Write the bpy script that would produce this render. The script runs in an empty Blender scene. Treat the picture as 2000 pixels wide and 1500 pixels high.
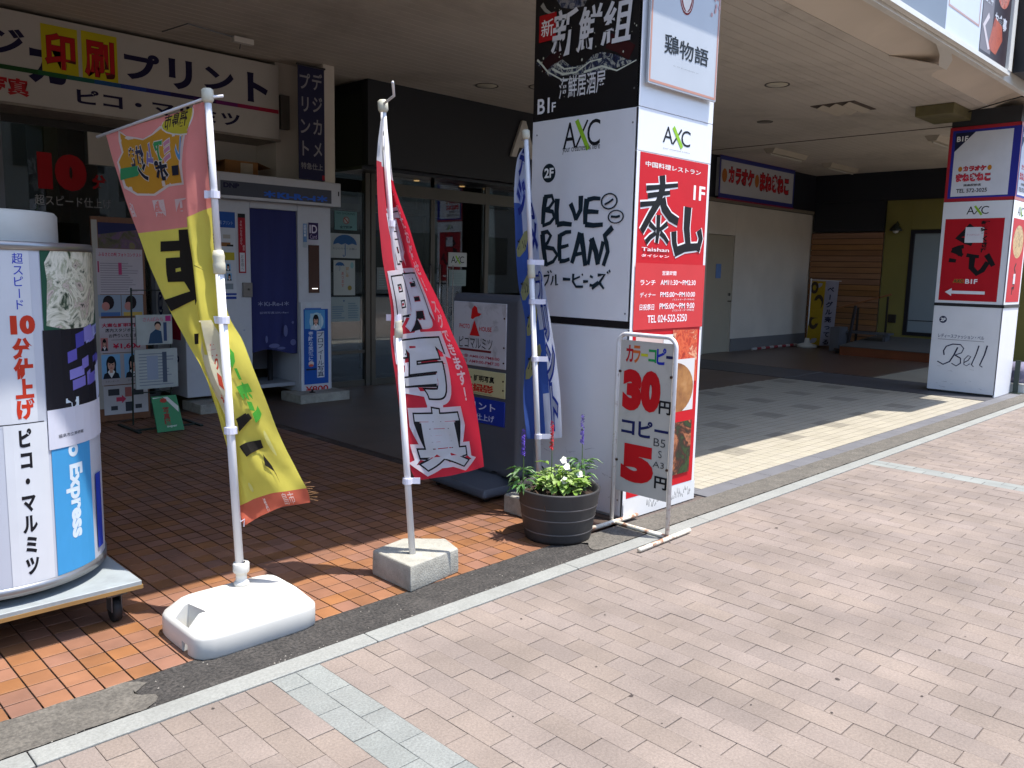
import bpy, bmesh, math, random
from mathutils import Vector, Matrix
from math import sin, cos, pi, radians
random.seed(7)
sc = bpy.context.scene

# ------------------------------------------------------------ camera, light
cam_data = bpy.data.cameras.new('camera'); cam = bpy.data.objects.new('camera', cam_data)
sc.collection.objects.link(cam); sc.camera = cam
cam_data.sensor_width = 36.0; cam_data.lens = 36.0 * 1606.6 / 2000.0
cam_data.clip_start = 0.05; cam_data.clip_end = 600
cam.matrix_world = Matrix.Translation((0, 0, 1.5)) @ Matrix([[0.7097125, 0.0807313, -0.6998504], [-0.7041411, 0.1126147, -0.701073], [0.0222149, 0.9903537, 0.1367703]]).to_4x4()
SUN_EL, SUN_AZ = 74.2, 146.5
w = bpy.data.worlds.new('World'); sc.world = w; w.use_nodes = True
nt = w.node_tree; bgn = nt.nodes['Background']; sky = nt.nodes.new('ShaderNodeTexSky')
sky.sky_type = 'NISHITA'; sky.sun_disc = False
sky.sun_elevation = radians(SUN_EL); sky.sun_rotation = radians(SUN_AZ)
nt.links.new(sky.outputs[0], bgn.inputs[0]); bgn.inputs[1].default_value = 0.15
sun_data = bpy.data.lights.new('sun', 'SUN'); sun_data.energy = 2.9; sun_data.angle = radians(0.55)
sun_data.color = (1.0, 0.955, 0.89)
sun = bpy.data.objects.new('sun', sun_data); sc.collection.objects.link(sun)
sun.rotation_euler = Vector((-0.152, 0.238, -1)).to_track_quat('-Z', 'Y').to_euler()
sc.view_settings.view_transform = 'Standard'; sc.view_settings.look = 'None'
sc.view_settings.exposure = 1.55; sc.view_settings.gamma = 1.0; sc.view_settings.use_curve_mapping = False
sc.cycles.max_bounces = 8; sc.cycles.diffuse_bounces = 5; sc.cycles.glossy_bounces = 3
sc.cycles.transparent_max_bounces = 8; sc.cycles.use_denoising = True
sc.cycles.sample_clamp_indirect = 4.0; sc.cycles.caustics_reflective = False; sc.cycles.caustics_refractive = False

# ------------------------------------------------------------ materials
def lin(h):
    h = h.lstrip('#'); o = []
    for i in (0, 2, 4):
        c = int(h[i:i+2], 16) / 255; o.append(c / 12.92 if c <= .04045 else ((c + .055) / 1.055) ** 2.4)
    return o
def mix(nt, a, b, fac, mode='MIX'):
    m = nt.nodes.new('ShaderNodeMix'); m.data_type = 'RGBA'; m.blend_type = mode
    for k, v in ((6, a), (7, b)):
        if hasattr(v, 'links'): nt.links.new(v, m.inputs[k])
        else: m.inputs[k].default_value = (*v[:3], 1)
    if hasattr(fac, 'links'): nt.links.new(fac, m.inputs[0])
    else: m.inputs[0].default_value = fac
    return m.outputs[2]
def ramp(nt, src, p0, p1, v0=0., v1=1.):
    r = nt.nodes.new('ShaderNodeMapRange'); r.clamp = True
    nt.links.new(src, r.inputs[0]); r.inputs[1].default_value = p0; r.inputs[2].default_value = p1
    r.inputs[3].default_value = v0; r.inputs[4].default_value = v1; return r.outputs[0]
def noise(nt, co, scale, detail=3, rough=.55, dist=0):
    n = nt.nodes.new('ShaderNodeTexNoise'); nt.links.new(co, n.inputs['Vector'])
    n.inputs['Scale'].default_value = scale; n.inputs['Detail'].default_value = detail
    n.inputs['Roughness'].default_value = rough; n.inputs['Distortion'].default_value = dist
    return n.outputs['Fac']
MC = {}
def mt(key, col, rough=.6, var=.12, vscale=6, dirt=0., dirtcol=(.12, .1, .08), dscale=2.5, dlo=.5, dhi=.75, bump=0., bscale=60,
       rnd=0., rndisl=0., metal=0., spec=.5, trans=0., coat=0., fine=0., fscale=220, emit=None, estr=0., stretch=None):
    if key in MC: return MC[key]
    m = bpy.data.materials.new(key); m.use_nodes = True; nt = m.node_tree; b = nt.nodes['Principled BSDF']
    if isinstance(col, str): col = lin(col)
    geo = nt.nodes.new('ShaderNodeNewGeometry'); co = geo.outputs['Position']
    if stretch:
        mp = nt.nodes.new('ShaderNodeMapping'); nt.links.new(co, mp.inputs[0]); mp.inputs['Scale'].default_value = stretch; co = mp.outputs[0]
    c = col
    if var:
        f = ramp(nt, noise(nt, co, vscale), .3, .7)
        c = mix(nt, [x * (1 - var) for x in col], [min(1, x * (1 + var * .7)) for x in col], f)
    if rnd or rndisl:
        src = nt.nodes.new('ShaderNodeObjectInfo').outputs['Random'] if rnd else geo.outputs['Random Per Island']
        r = rnd or rndisl
        g = ramp(nt, src, 0, 1, 1 - r, 1 + r * .6)
        cm = nt.nodes.new('ShaderNodeCombineColor'); 
        for k in range(3): nt.links.new(g, cm.inputs[k])
        c = mix(nt, c, cm.outputs[0], 1.0, 'MULTIPLY')
        wn = nt.nodes.new('ShaderNodeTexWhiteNoise'); wn.noise_dimensions = '1D'; nt.links.new(src, wn.inputs['W'])
        hs = nt.nodes.new('ShaderNodeHueSaturation'); nt.links.new(c, hs.inputs['Color'])
        nt.links.new(ramp(nt, wn.outputs['Value'], 0, 1, .5 - r * .03, .5 + r * .05), hs.inputs['Hue'])
        nt.links.new(ramp(nt, wn.outputs['Value'], 0, 1, 1 - r * 1.2, 1 + r * .3), hs.inputs['Saturation'])
        c = hs.outputs['Color']
    if fine:
        f = ramp(nt, noise(nt, co, fscale, 2, .7), .32, .68)
        c = mix(nt, c, [1 + fine] * 3, 0) if False else mix(nt, mix(nt, c, [1 - fine] * 3, 1, 'MULTIPLY'), c, f)
    if dirt:
        f = ramp(nt, noise(nt, co, dscale, 6, .65, .4), dlo, dhi, 0, dirt)
        c = mix(nt, c, dirtcol, f)
    if hasattr(c, 'links'): nt.links.new(c, b.inputs['Base Color'])
    else: b.inputs['Base Color'].default_value = (*c, 1)
    b.inputs['Roughness'].default_value = rough; b.inputs['Metallic'].default_value = metal
    b.inputs['Specular IOR Level'].default_value = spec; b.inputs['Coat Weight'].default_value = coat
    if emit: b.inputs['Emission Color'].default_value = (*emit, 1); b.inputs['Emission Strength'].default_value = estr
    if bump:
        bn = nt.nodes.new('ShaderNodeBump'); bn.inputs['Strength'].default_value = 1; bn.inputs['Distance'].default_value = bump
        nt.links.new(noise(nt, co, bscale, 4, .6), bn.inputs['Height']); nt.links.new(bn.outputs[0], b.inputs['Normal'])
    if trans:   # thin cloth: some light comes through from behind
        tr = nt.nodes.new('ShaderNodeBsdfTranslucent'); ms = nt.nodes.new('ShaderNodeMixShader'); ms.inputs[0].default_value = trans
        if hasattr(c, 'links'): nt.links.new(c, tr.inputs[0])
        else: tr.inputs[0].default_value = (*c, 1)
        nt.links.new(b.outputs[0], ms.inputs[1]); nt.links.new(tr.outputs[0], ms.inputs[2])
        nt.links.new(ms.outputs[0], nt.nodes['Material Output'].inputs[0])
    MC[key] = m; return m
def pm(h, cloth=False):          # printed ink on paper, film or cloth
    if cloth: return mt('cloth_print_' + h[1:], h, .85, .06, 9, trans=.48, bump=.002, bscale=18)
    return mt('print_' + h[1:], h, .55, .05, 5, spec=.22)
def glass(key, tint=(.75, .8, .8), refl=.9):
    if key in MC: return MC[key]
    m = bpy.data.materials.new(key); m.use_nodes = True; nt = m.node_tree; nt.nodes.remove(nt.nodes['Principled BSDF'])
    t = nt.nodes.new('ShaderNodeBsdfTransparent'); t.inputs[0].default_value = (*tint, 1)
    g = nt.nodes.new('ShaderNodeBsdfGlossy'); g.inputs['Roughness'].default_value = .015; g.inputs[0].default_value = (refl, refl, refl, 1)
    fr = nt.nodes.new('ShaderNodeFresnel'); fr.inputs[0].default_value = 1.45
    ms = nt.nodes.new('ShaderNodeMixShader'); nt.links.new(ramp(nt, fr.outputs[0], 0, 1, .035, 1), ms.inputs[0]); nt.links.new(t.outputs[0], ms.inputs[1]); nt.links.new(g.outputs[0], ms.inputs[2])
    nt.links.new(ms.outputs[0], nt.nodes['Material Output'].inputs[0]); MC[key] = m; return m
def lightbox(key, col, s):
    return mt(key, (.6, .6, .55), .5, 0, emit=col, estr=s)
def blotch(key, stops, scale=14, dist=1.2, kind='noise'):      # a printed photo reduced to blotches of colour
    if key in MC: return MC[key]
    m = bpy.data.materials.new(key); m.use_nodes = True; nt = m.node_tree; b = nt.nodes['Principled BSDF']
    geo = nt.nodes.new('ShaderNodeNewGeometry')
    if kind == 'cell':
        v = nt.nodes.new('ShaderNodeTexVoronoi'); v.inputs['Scale'].default_value = scale; nt.links.new(geo.outputs['Position'], v.inputs['Vector'])
        sep = nt.nodes.new('ShaderNodeSeparateColor'); nt.links.new(v.outputs['Color'], sep.inputs[0]); f = sep.outputs[0]
    else: f = ramp(nt, noise(nt, geo.outputs['Position'], scale, 5, .6, dist), .3, .7)
    cr = nt.nodes.new('ShaderNodeValToRGB'); nt.links.new(f, cr.inputs[0]); e = cr.color_ramp.elements
    while len(e) < len(stops): e.new(.5)
    for i, h in enumerate(stops): e[i].position = i / (len(stops) - 1); e[i].color = (*lin(h), 1)
    nt.links.new(cr.outputs[0], b.inputs['Base Color']); b.inputs['Roughness'].default_value = .4
    MC[key] = m; return m

# ------------------------------------------------------------ mesh building
class MB:
    def __init__(s): s.v = []; s.f = []
    def add(s, vs, fs):
        n = len(s.v); s.v += [tuple(p) for p in vs]; s.f += [tuple(i + n for i in f) for f in fs]; return s
    def box(s, x0, y0, z0, x1, y1, z1):
        v = [(x, y, z) for z in (z0, z1) for y in (y0, y1) for x in (x0, x1)]
        return s.add(v, [(0, 2, 3, 1), (4, 5, 7, 6), (0, 1, 5, 4), (2, 6, 7, 3), (0, 4, 6, 2), (1, 3, 7, 5)])
    def quad(s, *p): return s.add(p, [tuple(range(len(p)))])
    def beam(s, a, b, wd, ht, up=(0, 0, 1)):
        a = Vector(a); b = Vector(b); d = (b - a).normalized(); u = Vector(up); x = d.cross(u)
        if x.length < 1e-4: x = d.cross(Vector((1, 0, 0)))
        x.normalize(); u = x.cross(d).normalized(); v = []
        for p in (a, b):
            for i, j in ((-1, -1), (1, -1), (1, 1), (-1, 1)): v.append(p + x * i * wd / 2 + u * j * ht / 2)
        return s.add(v, [(3, 2, 1, 0), (4, 5, 6, 7), (0, 1, 5, 4), (1, 2, 6, 5), (2, 3, 7, 6), (3, 0, 4, 7)])
    def tube(s, pts, r, n=10, closed=False):
        pts = [Vector(p) for p in pts]; rs = r if isinstance(r, (list, tuple)) else [r] * len(pts); m = len(pts); rings = []
        prev = None
        for i, p in enumerate(pts):
            if closed: d = (pts[(i + 1) % m] - pts[i - 1]).normalized()
            else: d = (pts[min(i + 1, m - 1)] - pts[max(i - 1, 0)]).normalized()
            if prev is None:
                x = d.cross(Vector((0, 0, 1)));
                if x.length < .05: x = d.cross(Vector((1, 0, 0)))
            else: x = prev - d * prev.dot(d)
            x.normalize(); prev = x; y = d.cross(x)
            rings.append([p + (x * cos(2 * pi * k / n) + y * sin(2 * pi * k / n)) * rs[i] for k in range(n)])
        v = [q for R_ in rings for q in R_]; f = []
        for i in range(m if closed else m - 1):
            j = (i + 1) % m
            for k in range(n): f.append((i * n + k, i * n + (k + 1) % n, j * n + (k + 1) % n, j * n + k))
        if not closed: f.append(tuple(range(n))[::-1]); f.append(tuple((m - 1) * n + k for k in range(n)))
        return s.add(v, f)
    def lathe(s, cx, cy, prof, n=32, a0=0, a1=2 * pi):
        full = abs(a1 - a0 - 2 * pi) < 1e-6; k = n if full else n + 1; v = []; f = []
        for r_, z in prof:
            for i in range(k): a = a0 + (a1 - a0) * i / n; v.append((cx + r_ * cos(a), cy + r_ * sin(a), z))
        for j in range(len(prof) - 1):
            for i in range(n):
                i2 = (i + 1) % k if full else i + 1; f.append((j * k + i, j * k + i2, (j + 1) * k + i2, (j + 1) * k + i))
        return s.add(v, f)
    def prism(s, poly, z0, z1):
        n = len(poly); v = [(x, y, z0) for x, y in poly] + [(x, y, z1) for x, y in poly]
        f = [tuple(range(n))[::-1], tuple(range(n, 2 * n))] + [(i, (i + 1) % n, n + (i + 1) % n, n + i) for i in range(n)]
        return s.add(v, f)
WL = {}
def build(name, mb, mat, parent=None, smooth=False, bevel=0., seg=2, fixn=True, kind=None):
    if parent is not None: org = WL[parent]
    else:
        xs = [p[0] for p in mb.v]; ys = [p[1] for p in mb.v]; zs = [p[2] for p in mb.v]
        org = Vector(((min(xs) + max(xs)) / 2, (min(ys) + max(ys)) / 2, min(zs)))
    me = bpy.data.meshes.new(name); me.from_pydata([(p[0] - org[0], p[1] - org[1], p[2] - org[2]) for p in mb.v], [], mb.f)
    if fixn:
        bm = bmesh.new(); bm.from_mesh(me); bmesh.ops.recalc_face_normals(bm, faces=bm.faces); bm.to_mesh(me); bm.free()
    me.materials.append(mat); ob = bpy.data.objects.new(name, me); sc.collection.objects.link(ob)
    if smooth:
        for p in me.polygons: p.use_smooth = True
    if bevel:
        md = ob.modifiers.new('bevel', 'BEVEL'); md.width = bevel; md.segments = seg; md.limit_method = 'ANGLE'; md.angle_limit = radians(40)
        for p in me.polygons: p.use_smooth = True
        md.harden_normals = True
    if parent is not None: ob.parent = parent
    else: ob.location = org
    WL[ob] = org
    if kind: ob['kind'] = kind
    return ob
def thing(name, label, cat, loc, group=None):
    o = bpy.data.objects.new(name, None); sc.collection.objects.link(o); o.empty_display_size = .1
    o.location = loc; WL[o] = Vector(loc); o['label'] = label; o['category'] = cat
    if group: o['group'] = group
    return o
def tag(o, label, cat, group=None):
    o['label'] = label; o['category'] = cat
    if group: o['group'] = group
    return o
def solo(name, mb, mat, label, cat, group=None, **k): return tag(build(name, mb, mat, **k), label, cat, group)
def struct(name, mb, mat, **k): return build(name, mb, mat, kind='structure', **k)
def BX(*a): return MB().box(*a)

# ------------------------------------------------------------ flat surfaces that carry print
class Face:
    curved = False; down = False
    def __init__(s, o, ux, n): s.o = Vector(o); s.ux = Vector(ux); s.n = Vector(n)
    def __call__(s, a, b, d): return s.o + s.ux * a + Vector((0, 0, b)) + s.n * d
def FX(x, y0, off=0): return Face((x - off, y0, 0), (0, -1, 0), (-1, 0, 0))      # faces -X
def FY(y, x0, off=0): return Face((x0, y - off, 0), (1, 0, 0), (0, -1, 0))       # faces -Y
class Drum:
    curved = True; down = False; gu = .05; gv = 9.
    def __init__(s, cx, cy, r): s.c = (cx, cy); s.r = r
    def __call__(s, a, b, d): t = a / s.r - pi / 2; return Vector((s.c[0] + (s.r + d) * cos(t), s.c[1] + (s.r + d) * sin(t), b))
class FlagSurf:
    # cloth surface through a net of points: rows from the top hem down, columns from free edge to pole
    def __init__(s,rows,uk): s.rows=rows; s.uk=uk; s.n=len(rows)
    def row(s,v):
        x=min(max(v,0),1)*(s.n-1); i=min(int(x),s.n-2); t=x-i
        R=s.rows; a=R[max(i-1,0)]; b=R[i]; c=R[i+1]; d=R[min(i+2,s.n-1)]
        out=[]
        for p,q,r_,w in zip(a,b,c,d):
            out.append(tuple(.5*(2*q[k]+(r_[k]-p[k])*t+(2*p[k]-5*q[k]+4*r_[k]-w[k])*t*t+(3*q[k]-p[k]-3*r_[k]+w[k])*t**3) for k in range(3)))
        return out
    def raw(s,u,v):
        P=s.row(v); K=s.uk; u=min(max(u,0),1); j=0
        while j<len(K)-2 and u>K[j+1]: j+=1
        t=(u-K[j])/(K[j+1]-K[j])
        if len(K)==3:
            # smooth quadratic bow through the three columns
            a,b,c=P; 
            L0=(u-K[1])*(u-K[2])/((K[0]-K[1])*(K[0]-K[2])); L1=(u-K[0])*(u-K[2])/((K[1]-K[0])*(K[1]-K[2])); L2=(u-K[0])*(u-K[1])/((K[2]-K[0])*(K[2]-K[1]))
            return tuple(a[k]*L0+b[k]*L1+c[k]*L2 for k in range(3))
        return tuple(P[j][k]*(1-t)+P[j+1][k]*t for k in range(3))

class Flag(FlagSurf):
    curved = True; down = True; gu = 1 / 24; gv = 1 / 66
    def raw(s, u, v):     # fine creases running out from the loops and along the free edge
        p = FlagSurf.raw(s, u, v)
        a = .0035 * sin(31 * v + 9 * u) + .003 * sin(17 * u - 23 * v + 1) + .0022 * sin(70 * v - 8 * u) * (1 - u)
        a += .009 * sum(math.exp(-((v - k) / .035) ** 2) * max(0, u - .35) * sin(20 * u) for k in (.2, .45, .72))
        return (p[0] + a * .7, p[1] + a * .7, p[2])
    def grid(s, nu=24, nv=66):
        return [[Vector(s.raw(i / nu, j / nv)) for i in range(nu + 1)] for j in range(nv + 1)]
    def __call__(s, a, b, d):
        p = Vector(s.raw(a, b)); e = .004
        du = Vector(s.raw(min(a + e, 1), b)) - Vector(s.raw(max(a - e, 0), b)); dv = Vector(s.raw(a, min(b + e, 1))) - Vector(s.raw(a, max(b - e, 0)))
        n = du.cross(dv)
        n = n.normalized() if n.length > 1e-9 else Vector((0, -1, 0))
        if n.dot(p - Vector((0, 0, 1.5))) > 0: n = -n
        return p + n * d
GC = {}; _tc = bpy.data.curves.new('t', 'FONT'); _to = bpy.data.objects.new('t', _tc); sc.collection.objects.link(_to)
def glyphs(s, bold=0., shear=0., space=1.):
    k = (s, round(bold, 4), shear, space)
    if k in GC: return GC[k]
    _tc.body = s; _tc.offset = bold; _tc.shear = shear; _tc.resolution_u = 4; _tc.space_character = space
    bpy.context.view_layer.update(); dg = bpy.context.evaluated_depsgraph_get()
    me = bpy.data.meshes.new_from_object(_to.evaluated_get(dg))
    r = ([(v.co.x, v.co.y) for v in me.vertices], [tuple(p.vertices) for p in me.polygons]); bpy.data.meshes.remove(me)
    GC[k] = r; return r
def vglyphs(s, bold=0., pitch=1.0):
    V = []; Fs = []
    for i, ch in enumerate(s):
        if ch == ' ': continue
        v, f = glyphs(ch, bold)
        if not v: continue
        x0 = min(p[0] for p in v); x1 = max(p[0] for p in v); y0 = min(p[1] for p in v); y1 = max(p[1] for p in v)
        cx = (x0 + x1) / 2
        if ch in 'ー〜': cy = (y0 + y1) / 2; v = [(-(p[1] - cy), p[0] - cx) for p in v]
        else: v = [(p[0] - cx, p[1] - .35) for p in v]
        n = len(V); V += [(p[0], p[1] - i * pitch) for p in v]; Fs += [tuple(j + n for j in q) for q in f]
    return V, Fs
class Art:
    """print, film and lettering on one surface; every call lies a hair above the one before"""
    def __init__(s, S, parent, d=.0012, cloth=False, name='print', step=.00012):
        s.S = S; s.p = parent; s.d = d; s.cloth = cloth; s.name = name; s.L = {}; s.step = step
    def emit(s, v2, faces, mat, name=None):
        if isinstance(mat, str): mat = pm(mat, s.cloth)
        S = s.S; nm = name or s.name
        big = max(max(p[0] for p in v2) - min(p[0] for p in v2), max(p[1] for p in v2) - min(p[1] for p in v2)) > (.12 if S.down else .05)
        s.k = getattr(s, 'k', 0) + 1
        mb = s.L.setdefault((mat, nm, s.k if (big and nm != 'brush_stroke') else (-1 if nm != 'brush_stroke' else 0)), MB())
        if S.curved:
            bm = bmesh.new(); bv = [bm.verts.new((p[0], p[1], 0)) for p in v2]
            for f in faces:
                try: bm.faces.new([bv[i] for i in f])
                except ValueError: pass
            for ax, g in ((0, S.gu), (1, S.gv)):
                lo = min(p[ax] for p in v2); hi = max(p[ax] for p in v2); k = math.floor(lo / g) + 1
                while k * g < hi:
                    co = [0, 0, 0]; no = [0, 0, 0]; co[ax] = k * g; no[ax] = 1
                    bmesh.ops.bisect_plane(bm, geom=list(bm.verts) + list(bm.edges) + list(bm.faces), plane_co=co, plane_no=no); k += 1
            bm.verts.index_update(); v2 = [tuple(v.co) for v in bm.verts]; faces = [[v.index for v in f.verts] for f in bm.faces]; bm.free()
        mb.add([S(p[0], p[1], s.d) for p in v2], faces); s.d += s.step; return s
    def rect(s, r, mat): a0, z0, a1, z1 = r; return s.emit([(a0, z0), (a1, z0), (a1, z1), (a0, z1)], [(0, 1, 2, 3)], mat)
    def poly(s, pts, mat):
        return s.emit(pts, [tuple(range(len(pts)))], mat)
    def frame(s, r, t, mat):
        a0, z0, a1, z1 = r
        for q in ((a0, z0, a1, z0 + t), (a0, z1 - t, a1, z1), (a0, z0 + t, a0 + t, z1 - t), (a1 - t, z0 + t, a1, z1 - t)): s.rect(q, mat); s.d -= s.step
        s.d += s.step; return s
    def ell(s, r, mat, n=20):
        a0, z0, a1, z1 = r; cx = (a0 + a1) / 2; cy = (z0 + z1) / 2
        return s.emit([(cx + (a1 - a0) / 2 * cos(2 * pi * i / n), cy + (z1 - z0) / 2 * sin(2 * pi * i / n)) for i in range(n)], [tuple(range(n))], mat)
    def ring(s, r, t, mat, n=22):
        a0, z0, a1, z1 = r; cx = (a0 + a1) / 2; cy = (z0 + z1) / 2; v = []
        for k in (1, 1 - t): v += [(cx + (a1 - a0) / 2 * k * cos(2 * pi * i / n), cy + (z1 - z0) / 2 * k * sin(2 * pi * i / n)) for i in range(n)]
        return s.emit(v, [(i, (i + 1) % n, n + (i + 1) % n, n + i) for i in range(n)], mat)
    def stroke(s, pts, w, mat, taper=1.):
        P = [Vector(p) for p in pts]; n = len(P); L = []; R_ = []
        for i in range(n):
            d = (P[min(i + 1, n - 1)] - P[max(i - 1, 0)]); d.normalize(); q = Vector((-d.y, d.x))
            t = i / (n - 1); ww = w * (1 - (1 - taper) * t) / 2; L.append(tuple(P[i] + q * ww)); R_.append(tuple(P[i] - q * ww))
        f = [(i, i + 1, n + i + 1, n + i) for i in range(n - 1)]
        return s.emit(L + R_, f, mat, 'brush_stroke')
    def text(s, t, r, mat, bold=0., vert=False, flip=False, rot=0, shear=0., outline=None, space=1., keep=False, pitch=1.0):
        if outline:
            om, oa = outline; s._t(t, r, om, bold + oa, vert, flip, rot, shear, space, keep, pitch, bold)
        return s._t(t, r, mat, bold, vert, flip, rot, shear, space, keep, pitch, bold)
    def _t(s, t, r, mat, bold, vert, flip, rot, shear, space, keep, pitch, refb):
        v, f = vglyphs(t, bold, pitch) if vert else glyphs(t, bold, shear, space)
        if not v: return s
        vr = v if bold == refb else (vglyphs(t, refb, pitch) if vert else glyphs(t, refb, shear, space))[0]
        R2 = {0: lambda p: p, 90: lambda p: (-p[1], p[0]), -90: lambda p: (p[1], -p[0]), 180: lambda p: (-p[0], -p[1])}[rot]
        v = [R2(p) for p in v]; vr = [R2(p) for p in vr]
        x0 = min(p[0] for p in vr); x1 = max(p[0] for p in vr); y0 = min(p[1] for p in vr); y1 = max(p[1] for p in vr)
        a0, z0, a1, z1 = r; sx = (a1 - a0) / max(x1 - x0, 1e-6); sy = (z1 - z0) / max(y1 - y0, 1e-6)
        if keep: k = min(abs(sx), abs(sy)); ca = (a0 + a1) / 2; cz = (z0 + z1) / 2; sx = math.copysign(k, sx); sy = math.copysign(k, sy); a0 = ca - sx * (x1 - x0) / 2; a1 = ca + sx * (x1 - x0) / 2; z0 = cz - sy * (y1 - y0) / 2; z1 = cz + sy * (y1 - y0) / 2
        o = []
        for p in v:
            tx = (p[0] - x0) * sx; ty = (p[1] - y0) * sy
            o.append((a1 - tx if flip else a0 + tx, (z1 - ty) if s.S.down else (z0 + ty)))
        return s.emit(o, f, mat, 'lettering')
    def portrait(s, r, bg='#7fb0d6', suit='#20222c', skin='#c99a86'):
        a0, z0, a1, z1 = r; W_ = a1 - a0; H_ = z1 - z0
        q = lambda x0, y0, x1, y1: (a0 + W_ * x0, z0 + H_ * y0, a0 + W_ * x1, z0 + H_ * y1)
        s.rect(r, bg); s.ell(q(.24, .3, .78, .93), '#171316'); s.rect(q(.26, .2, .76, .6), '#171316')
        s.poly([(a0 + W_ * x, z0 + H_ * y) for x, y in ((.05, 0), (.95, 0), (.88, .2), (.62, .3), (.38, .3), (.12, .2))], suit)
        s.poly([(a0 + W_ * x, z0 + H_ * y) for x, y in ((.3, .28), (.5, .02), (.7, .28), (.6, .36), (.4, .36))], '#e2e2e2')
        s.rect(q(.42, .24, .58, .42), skin); s.ell(q(.32, .32, .69, .8), skin); s.ell(q(.3, .62, .72, .94), '#171316')
        s.ell(q(.38, .56, .46, .6), '#3a2622'); s.ell(q(.55, .56, .63, .6), '#3a2622'); s.ell(q(.44, .42, .58, .46), '#a8504c')
        return s
    def lines(s, r, n, mat, h=.45, jit=.35, seed=1):
        a0, z0, a1, z1 = r; rr = random.Random(seed); st = (z1 - z0) / n
        for i in range(n):
            e = a1 - (a1 - a0) * jit * rr.random(); z = z0 + st * i; s.rect((a0, z, e, z + st * h), mat); s.d -= s.step
        s.d += s.step; return s
    def done(s):
        out = []
        for (m, nm, k), mb in s.L.items():
            o = build('small_print' if k == -1 else nm, mb, m, s.p, fixn=False); out.append(o)
            if k == -1 or nm == 'brush_stroke': o['kind'] = 'stuff'
        s.L = {}; return out
WHT = '#e6e6e4'
def axc(A, r, dark='#15171c', green='#8dbb2e', x=True):
    a0, z0, a1, z1 = r; W_ = a1 - a0
    A.text('A', (a0, z0, a0 + W_ * .36, z1), dark); A.text('C', (a0 + W_ * .66, z0, a1, z1), dark)
    H_ = z1 - z0
    A.stroke([(a0 + W_ * .66, z1), (a0 + W_ * .36, z0)], W_ * .045, dark); A.stroke([(a0 + W_ * .36, z1 + H_ * .05), (a0 + W_ * .70, z0 - H_ * .12)], W_ * .1, green)

# ------------------------------------------------------------ the ground
m_pave = mt('paver_pink', '#82756c', .9, .2, 2.2, dirt=.34, dirtcol=lin('#645953'), dscale=2.4, rnd=.09, bump=.002, bscale=140, fine=.26, fscale=110)
m_pave_f = mt('paver_pink_field', '#82756c', .9, .2, 2.2, dirt=.34, dirtcol=lin('#645953'), dscale=2.4, rndisl=.09, fine=.26, fscale=110)
m_grey = mt('paver_grey', '#838682', .9, .14, 4, dirt=.15, dscale=2, rnd=.08, bump=.002, bscale=140, fine=.3, fscale=110)
m_grey_f = mt('paver_grey_field', '#838682', .9, .14, 4, dirt=.15, dscale=2, rndisl=.08, fine=.18)
m_joint = mt('joint_sand', '#5e534d', .95, .3, 20, fine=.3)
m_kerb = mt('granite_kerb', '#8a8b86', .8, .08, 5, dirt=.2, dscale=3, dirtcol=lin('#606159'), bump=.001, bscale=160, fine=.25, fscale=120, rnd=.04)
m_asph = mt('asphalt', '#47433f', .93, .3, 12, bump=.007, bscale=90, fine=.8, fscale=75, dirt=.4, dirtcol=lin('#57534e'), dlo=.58)
m_cem = mt('cement_patch', '#67625a', .93, .2, 9, bump=.005, bscale=90, fine=.5, fscale=80, dirt=.4, dirtcol=lin('#55504a'), dlo=.5)
m_terra = mt('terracotta_tile', '#85583c', .5, .2, 5, dirt=.3, dirtcol=lin('#55392a'), dscale=2.2, rnd=.15, bump=.0005, bscale=90, spec=.45)
m_terra_f = mt('terracotta_tile_field', '#85583c', .5, .2, 5, dirt=.3, dirtcol=lin('#55392a'), dscale=2.2, rndisl=.15, spec=.45)
m_terra_j = mt('terracotta_joint', '#3d2f27', .95, .3, 9, dirt=.5, dirtcol=lin('#6f675e'), dlo=.56, dhi=.62, dscale=2)
m_cream = mt('cream_tile', '#a19a8a', .45, .06, 3, dirt=.12, dscale=1.4, rnd=.05, spec=.4)
m_cream_f = mt('cream_tile_field', '#a19a8a', .45, .06, 3, dirt=.12, dscale=1.4, rndisl=.05, spec=.4)
m_brown = mt('brown_tile', '#868073', .5, .1, 5, rnd=.06); m_brown_f = mt('brown_tile_field', '#868073', .5, .1, 5, rndisl=.06)
m_cream_j = mt('cream_joint', '#756e60', .95, .1, 5)
m_stone = mt('grey_stone_edge', '#626266', .7, .1, 6, bump=.0006, bscale=200, dirt=.2, fine=.12, rnd=.08)
m_dfloor = mt('dark_stone_floor', '#5e4c42', .45, .15, 2, dirt=.25, dirtcol=lin('#38302c'), dscale=1.2, rnd=.1)
m_bfloor = mt('brown_floor', '#5c4639', .35, .15, 2, rnd=.08)

struct('ground', BX(-300, -300, -.5, 300, 300, -.12), mt('road_asphalt', '#55524f', .95, .15, 1, fine=.2))
struct('road', MB().box(-60, -16, -.119, 80, -5.2, -.1), mt('road_asphalt', '#55524f'))
pav_base = struct('pavement', BX(-60, -5.0, -.118, 80, 2.595, -.0035), m_joint)
kerb_far = struct('road_kerb', BX(-60, -5.2, -.118, 80, -5.0, .0), m_kerb)

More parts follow.
